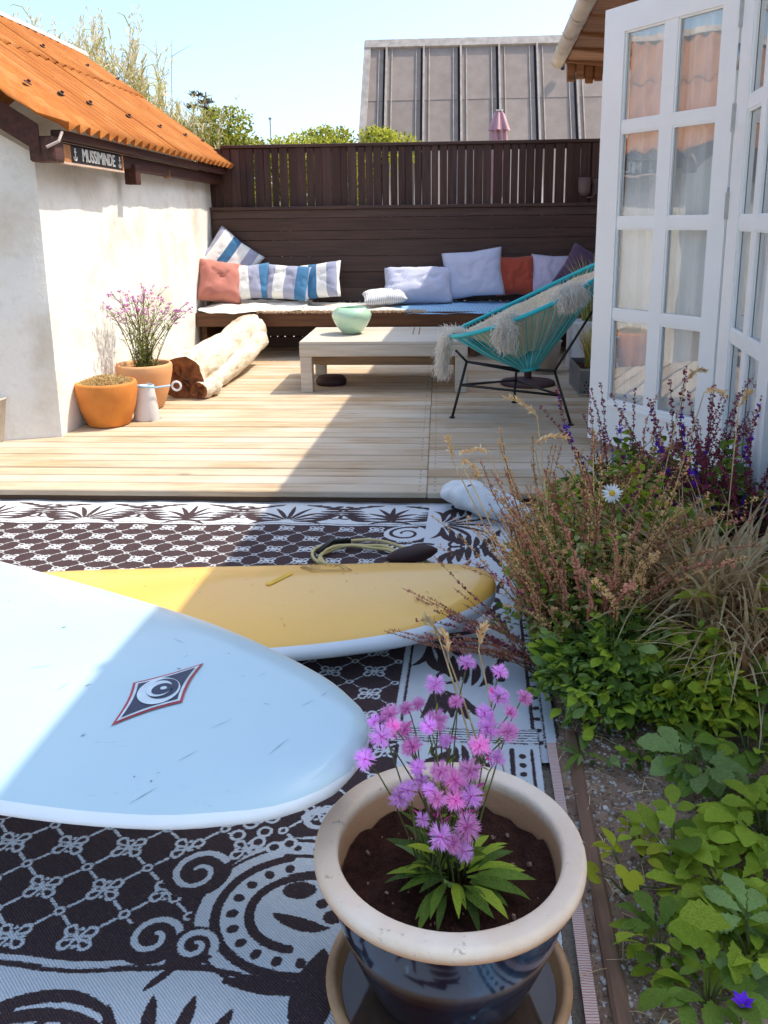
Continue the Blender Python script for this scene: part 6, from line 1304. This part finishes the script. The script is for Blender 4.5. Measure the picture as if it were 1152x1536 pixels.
# --- broad leaved plants at the lower right; every leaf is an object
LM = {(k, m): leafmesh(k, m) for k, m in (('toothed', 'sage'), ('toothed', 'g1'), ('toothed', 'g2'), ('lobed', 'g2'), ('lobed', 'g1'), ('lobed3', 'yl'), ('ovate', 'yl'), ('ovate', 'g2'), ('ovate', 'g1'), ('ovate', 'sage'), ('round', 'sage'), ('round', 'g1'), ('lance', 'g1'), ('lance', 'g2'), ('lance', 'g3'), ('round', 'g2'), ('lance', 'sage'), ('palm', 'sage'), ('palm', 'g2'), ('palm', 'g1'), ('trif', 'g2'), ('trif', 'g1'), ('trif', 'sage'), ('trio', 'g2'), ('trio', 'yl'))}
def rosette(name, label, c, n, L, kinds, seed, h=.07, spread=.05, up=.45, cat='plant', group=None):
    rr = random.Random(seed); t = thing(name, label, cat, c, group=group); m_ = MB(); a0 = rr.random()*6
    for k in range(n):
        a = a0+k*2.4+rr.gauss(0, .25); hh = h*rr.uniform(.4, 1.1); r_ = spread*rr.uniform(.3, 1.1); b = Vector(c)+Vector((0, 0, 0)); p = b+Vector((math.cos(a)*r_, math.sin(a)*r_, hh)); m_.tube([b, b.lerp(p, .5)+Vector((0, 0, .01)), p], [.0022, .002, .0015], 4, cap=False)
        d = Vector((math.cos(a), math.sin(a), rr.uniform(-.15, up))); n_ = Vector((rr.gauss(0, .25), rr.gauss(0, .25), 1)); inst('leaf', LM[rr.choice(kinds)], t, p, rot_to(d, n_), (L*rr.uniform(.7, 1.2),)*3)
    m_.build('stems', M['stem'], t, kind='stuff'); return t
S_, T_, Lb, Y_ = ('palm', 'sage'), ('trif', 'g2'), ('trif', 'g2'), ('trio', 'yl')
rosette('broad_leaf_plant', 'grey green plant with spread toothed leaves in the middle right of the bed', (.56, 1.70, .04), 8, .088, (S_, S_, ('palm', 'g1')), 1, .08)
rosette('broad_leaf_plant', 'plant with upright round green leaves right of the glazed pot', (.455, 1.47, .03), 12, .065, (('round', 'g1'), ('round', 'g2'), ('ovate', 'g2'), ('trio', 'g2')), 2, .09, .06, .9)
rosette('broad_leaf_plant', 'bright lobed-leaf plant at the right edge above the toothed one', (.64, 1.52, .04), 15, .078, (Lb, ('palm', 'g2')), 3, .08, .06)
rosette('broad_leaf_plant', 'bright green lobed-leaf plant in the lower right corner area', (.52, 1.36, .03), 17, .074, (Lb, ('palm', 'g2'), Lb), 4, .08, .07)
rosette('broad_leaf_plant', 'light green five-leaved plant on open soil near the bed edging', (.375, 1.26, .02), 9, .070, (T_, ('trif', 'g1')), 5, .06, .035, .6)
rosette('broad_leaf_plant', 'large grey green toothed plant at the lower right edge', (.52, 1.24, .03), 13, .088, (S_, T_, ('trif', 'sage')), 6, .09, .06, .7)
rosette('broad_leaf_plant', 'dark green plant with drooping leaves at the bottom right', (.43, 1.16, .03), 12, .065, (('trif', 'g1'), ('ovate', 'g1'), T_), 7, .07, .05, .4)
rosette('broad_leaf_plant', 'dense green plant at the right edge under the daisies', (.70, 1.78, .04), 14, .075, (('ovate', 'g1'), ('trif', 'g2'), ('lance', 'g2')), 8, .10, .08)
rosette('broad_leaf_plant', 'bright rosette of narrow leaves in the upper middle of the bare soil', (.575, 1.86, .04), 12, .05, (('lance', 'g2'), ('ovate', 'g2')), 9, .05, .02, .6)
rosette('yellowing_sprig', 'yellow green sprig leaning toward the glazed pot rim', (.35, 1.40, .03), 6, .045, (Y_, ('lobed3', 'yl')), 10, .08, .06, .6)
rosette('yellowing_sprig', 'small yellowish sprig beside the round-leaved plant', (.40, 1.50, .03), 6, .04, (Y_, ('ovate', 'g2')), 11, .06, .05, .6)
rosette('small_weed', 'small grey green weed with narrow leaves at the rug corner', (.335, 1.83, .02), 8, .06, (('lance', 'sage'), ('lance', 'g1')), 12, .02, .01, .7)
rosette('small_weed', 'small pale weed between bare soil and the low green herb', (.46, 1.80, .03), 7, .03, (('ovate', 'g1'), ('ovate', 'g2')), 13, .04, .03)
rosette('broad_leaf_plant', 'green plant with broad leaves low at the far right under dry straw', (.76, 1.95, .04), 14, .085, (('round', 'g1'), ('ovate', 'g2')), 14, .14, .06, .8)
rosette('broad_leaf_plant', 'rounded light green leaves below the maroon sage at the right edge', (.80, 2.78, .04), 14, .085, (('round', 'g2'), ('ovate', 'g2')), 15, .30, .12, .6)
rosette('broad_leaf_plant', 'bright upright leaves standing in the gap of the dry straw', (.78, 2.14, .05), 5, .10, (('ovate', 'g2'),), 16, .26, .10, .5)
rosette('broad_leaf_plant', 'lobed green leaves at the very lower right corner', (.60, 1.30, .03), 12, .07, (Lb, ('palm', 'g2')), 17, .08, .07)
rosette('broad_leaf_plant', 'leafy green plant against the foot of the cottage wall, beyond the other broad leaves', (.86, 1.62, .05), 16, .085, (Lb, ('trif', 'g1')), 21, .10, .10)
rosette('broad_leaf_plant', 'grey green plant low in the dry straw near the cottage wall', (.92, 1.90, .05), 14, .085, (S_, ('trif', 'g1')), 22, .10, .10)
rosette('broad_leaf_plant', 'small serrated plant between the two lobed-leaf plants', (.47, 1.31, .03), 9, .05, (T_, ('trif', 'g1')), 18, .05, .04)
# violet bloom at the corner
t = thing('violet_flower', 'single violet bloom at the bottom right corner among green leaves', 'flower', (.46, 1.10, .02)); m_ = MB(); m_.tube([(.46, 1.10, .02), (.457, 1.10, .10)], .002, 5); m_.build('stem', M['stem'], t)
for k in range(6): m_ = MB(); a = k*1.05; add_leaf(m_, 'ovate', (.457, 1.10, .10), (math.cos(a), math.sin(a), 1.3), (0, 0, 1), .024); m_.build('petal', M['violet'], t)
# --- pebbles, fallen straw
def stone(mb, p, s_, rr, m=0):
    n1 = 6; vs = [Vector((0, 0, s_*.5))]
    for k in range(n1): a = 2*math.pi*k/n1; vs.append(Vector((math.cos(a)*s_*rr.uniform(.6, .9), math.sin(a)*s_*.8*rr.uniform(.6, .9), s_*.32)))
    for k in range(n1): a = 2*math.pi*(k+.5)/n1; vs.append(Vector((math.cos(a)*s_*rr.uniform(.8, 1.1), math.sin(a)*s_*.8*rr.uniform(.8, 1.1), -s_*.1)))
    rz = Matrix.Rotation(rr.random()*6, 3, 'Z'); mb.add([rz @ v+Vector(p) for v in vs], [(0, 1+k, 1+(k+1) % n1) for k in range(n1)]+[(1+k, 7+k, 1+(k+1) % n1) for k in range(n1)]+[(7+k, 7+(k+1) % n1, 1+(k+1) % n1) for k in range(n1)], m)
mb = MB(); rr = random.Random(8)
for k in range(3600):
    y = rr.uniform(.95, 2.3); x = .275+.042*(y-1.9)+.02+abs(rr.gauss(0, .20)); s_ = .0016+.0045*rr.random()**3
    if x > 1.1: continue
    stone(mb, (x, y, bedz(x, y)+s_*.2), s_*1.25, rr, rr.choice((0, 0, 0, 1, 1)))
mb.build('pebbles', [M['pebble'], M['pebbleb']], None, smooth=True, kind='stuff')
for k, (x, y, s_, lb) in enumerate(((.325, 1.79, .013, 'pale flat stone on the soil near the rug corner weed'), (.455, 1.55, .012, 'grey stone in the bare middle of the soil bed'), (.30, 1.27, .011, 'round white stone near the lower edging board'), (.315, 1.46, .009, 'white stone right of the glazed pot rim'), (.37, 1.20, .016, 'flat pinkish stone under the light green five-leaved plant'), (.36, 1.66, .009, 'small pale stone above the yellowing sprigs'))):
    m_ = MB(); stone(m_, (x, y, bedz(x, y)+.002), s_, random.Random(k)); o = m_.build('stone', M['pebble'], smooth=True); tag(o, lb, 'stone', 'stones on the soil bed')
mb = MB(); rr = random.Random(18)
for k in range(260):
    y = rr.uniform(1.0, 2.5); x = .30+.042*(y-1.9)+abs(rr.gauss(0, .25)); a = rr.random()*6.3; L = rr.uniform(.015, .07); p = Vector((x, y, bedz(x, y)+.004)); d = Vector((math.cos(a), math.sin(a), rr.gauss(0, .12)))
    if x < 1.1: mb.ribbon([p, p+d*L*.5+Vector((0, 0, .004)), p+d*L], .0018, (-d.y, d.x, .3), rr.randrange(2))
mb.build('fallen_straw', [M['straw'], M['straw2']], None, kind='stuff')
mb = MB(); rr = random.Random(28)
for k in range(1500):
    y = rr.uniform(1.1, 3.6); x = .36+abs(rr.gauss(.3, .25)) if y > 1.75 else rr.uniform(.62, .98)
    if x < 1.1: add_leaf(mb, rr.choice(('ovate', 'toothed')), (x, y, bedz(x, y)+.03*rr.random()), (rr.gauss(0, 1), rr.gauss(0, 1), .4), (rr.gauss(0, .4), rr.gauss(0, .4), 1), .028*rr.uniform(.6, 1.4), rr.randrange(3))
mb.build('ground_cover', [M['g1'], M['g3'], M['sage']], None, kind='stuff', smooth=True)
# --- pink fringed flowers in the glazed pot
pf = thing('pink_flower_plant', 'pink fringed flowers on thin stems with green leaves growing in the glazed pot', 'flower plant', (.02, 1.19, .245))
def pommesh(seed, mat, n=105):
    rr = random.Random(seed); mb = MB()
    for k in range(n):
        z = rr.uniform(-.15, 1); a = rr.uniform(0, 6.28); q = math.sqrt(max(0, 1-z*z)); d = Vector((q*math.cos(a), q*math.sin(a), z*.75)).normalized(); L = rr.uniform(.8, 1.1); s_ = d.cross(Vector((rr.gauss(0, 1), rr.gauss(0, 1), rr.gauss(0, 1)))).normalized(); b = d*.15; e = d*L; w = .075
        e1_ = e+s_*.13; e2_ = e-s_*.13; m = b.lerp(e, .62); mb.add([b-s_*w*.4, b+s_*w*.4, m+s_*w, m-s_*w, e1_, e2_, m], [(0, 1, 2, 3), (2, 4, 6), (6, 5, 3)], 0)
    mb.tube([(0, 0, -.75), (0, 0, -.35), (0, 0, .05)], [.10, .17, .20], 7, m=1)
    me = bpy.data.meshes.new('flower_head'); me.from_pydata([tuple(v) for v in mb.v], [], mb.f); me.materials.append(M[mat]); me.materials.append(M['pinkcore']); me.polygons.foreach_set('material_index', mb.mi); me.update(); return me
PM = [pommesh(1, 'pinkpetal'), pommesh(2, 'pinkpetal'), pommesh(3, 'pinkpetal2'), pommesh(4, 'pinkpetal2', 90)]
HEADS = [(-0.076, 1.222, 0.504), (-0.101, 1.22, 0.492), (-0.05, 1.234, 0.507), (-0.032, 1.244, 0.51), (-0.006, 1.253, 0.539), (-0.054, 1.22, 0.478), (-0.087, 1.178, 0.493), (-0.015, 1.205, 0.495), (-0.003, 1.229, 0.49), (0.028, 1.234, 0.521), (0.045, 1.279, 0.564), (0.095, 1.24, 0.571), (0.094, 1.232, 0.533), (0.11, 1.209, 0.521), (0.072, 1.22, 0.511), (0.076, 1.208, 0.493), (0.105, 1.182, 0.504), (0.063, 1.178, 0.482), (0.088, 1.169, 0.467), (0.011, 1.209, 0.467), (-0.041, 1.199, 0.463), (-0.112, 1.163, 0.463), (-0.032, 1.181, 0.438), (0.004, 1.151, 0.454), (-0.026, 1.161, 0.429), (0.048, 1.152, 0.457), (-0.058, 1.141, 0.414), (-0.002, 1.121, 0.429), (0.026, 1.141, 0.413), (0.05, 1.144, 0.418), (-0.023, 1.104, 0.406), (-0.046, 1.143, 0.426), (0.042, 1.109, 0.393), (0.003, 1.096, 0.384), (0.022, 1.093, 0.377), (0.037, 1.091, 0.365), (0.132, 1.224, 0.537), (0.025, 1.162, 0.432), (-0.013, 1.135, 0.433), (-0.07, 1.2, 0.497)]
rr = random.Random(3)
for (x, y, z) in HEADS:
    hc = Vector((x, y, z)); b = Vector((.02+rr.gauss(0, .018), 1.18+rr.gauss(0, .018), .24)); out = Vector((x-.02, y-1.25, .22)).normalized(); out = (out+Vector((rr.gauss(0, .2), -.45+rr.gauss(0, .2), .25))).normalized()
    mid_ = b.lerp(hc, .55)+Vector((0, 0, .035)); m_ = MB(); m_.tube([b, b.lerp(mid_, .5)+Vector((0, 0, .01)), mid_, mid_.lerp(hc-out*.02, .6)+Vector((0, 0, .008)), hc-out*.012], [.0017, .0015, .0013, .0011, .0011], 5); m_.build('stem', M['stem'], pf, smooth=True)
    s_ = rr.uniform(.013, .0235); inst('flower_head', rr.choice(PM), pf, hc, out.to_track_quat('Z', 'Y').to_euler(), (s_, s_, s_*.9))
for k in range(62):
    a = k*2.4; r_ = rr.uniform(.008, .05); hh = .012+.05*rr.random()*(k % 3 == 0); L = rr.uniform(.065, .115) if k % 3 else rr.uniform(.05, .08); up_ = rr.uniform(-.05, .45) if k % 3 else rr.uniform(.6, 1.5)
    p = Vector((.022+math.cos(a)*r_, 1.17+math.sin(a)*r_, .248+hh)); inst('leaf', LM['lance', rr.choice(('g1', 'g1', 'g3', 'g2', 'sage'))], pf, p, rot_to((math.cos(a), math.sin(a), up_), (rr.gauss(0, .2), rr.gauss(0, .2), 1)), (L*.88, L*rr.uniform(.65, 1.0), L))
m_ = MB()
for k in range(90):
    h_ = Vector(rr.choice(HEADS)); b = Vector((.02, 1.18, .25)); u = rr.uniform(.3, .85); p = b.lerp(h_, u)+Vector((rr.gauss(0, .006), rr.gauss(0, .006), .02)); quadleaf(m_, p, Vector((rr.gauss(0, 1), rr.gauss(0, 1), .8)), rr.uniform(.012, .035), .0028, rr, rr.randrange(2))
m_.build('bracts', [M['g1'], M['pinkcore']], pf, kind='stuff')
# --- purple flowers in the pot by the wall
vf = thing('purple_flower_plant', 'airy plant with many small purple flowers in the two-tone terracotta pot by the wall', 'flower plant', (-1.965, 5.6, .33)); st = MB(); lf = MB(); rr = random.Random(15)
fm = pommesh(9, 'mauve', 26)
for k in range(46):
    a = rr.uniform(0, 6.28); sp_ = .30*rr.random()**.6; b = Vector((-1.965+rr.gauss(0, .035), 5.6+rr.gauss(0, .035), .33)); tp_ = Vector((-1.965+math.cos(a)*sp_*1.05+.02, 5.6+math.sin(a)*sp_*.9, .33+rr.uniform(.30, .52)))
    if tp_.x < -2.15: tp_.x = -2.15+rr.uniform(0, .05)
    pts = [b.lerp(tp_, q/6)+Vector((0, 0, .05*math.sin(math.pi*q/6))) for q in range(7)]; st.tube(pts, [.0028, .0026, .0023, .002, .0018, .0015, .0013], 4, cap=False)
    for q in range(22):
        u = rr.random()**1.3*.85; p = b.lerp(tp_, u)+Vector((0, 0, .05*math.sin(math.pi*u))); d = Vector((rr.gauss(0, 1), rr.gauss(0, 1), .9)); quadleaf(lf, p, d, rr.uniform(.03, .07), .0028, rr, rr.randrange(3))
    for q in range(rr.choice((2, 3, 4))):
        e = tp_+Vector((rr.gauss(0, .028), rr.gauss(0, .025), rr.gauss(0, .022))); st.tube([pts[5], e], [.0012, .001], 3, cap=False); s_ = rr.uniform(.013, .021); inst('flower_head', fm, vf, e, (rr.gauss(0, .4), rr.gauss(0, .4), 0), (s_, s_, s_*.6))
st.build('stems', M['stem'], vf, kind='stuff'); lf.build('leaves', [M['reed'], M['g2'], M['stem']], vf, kind='stuff')
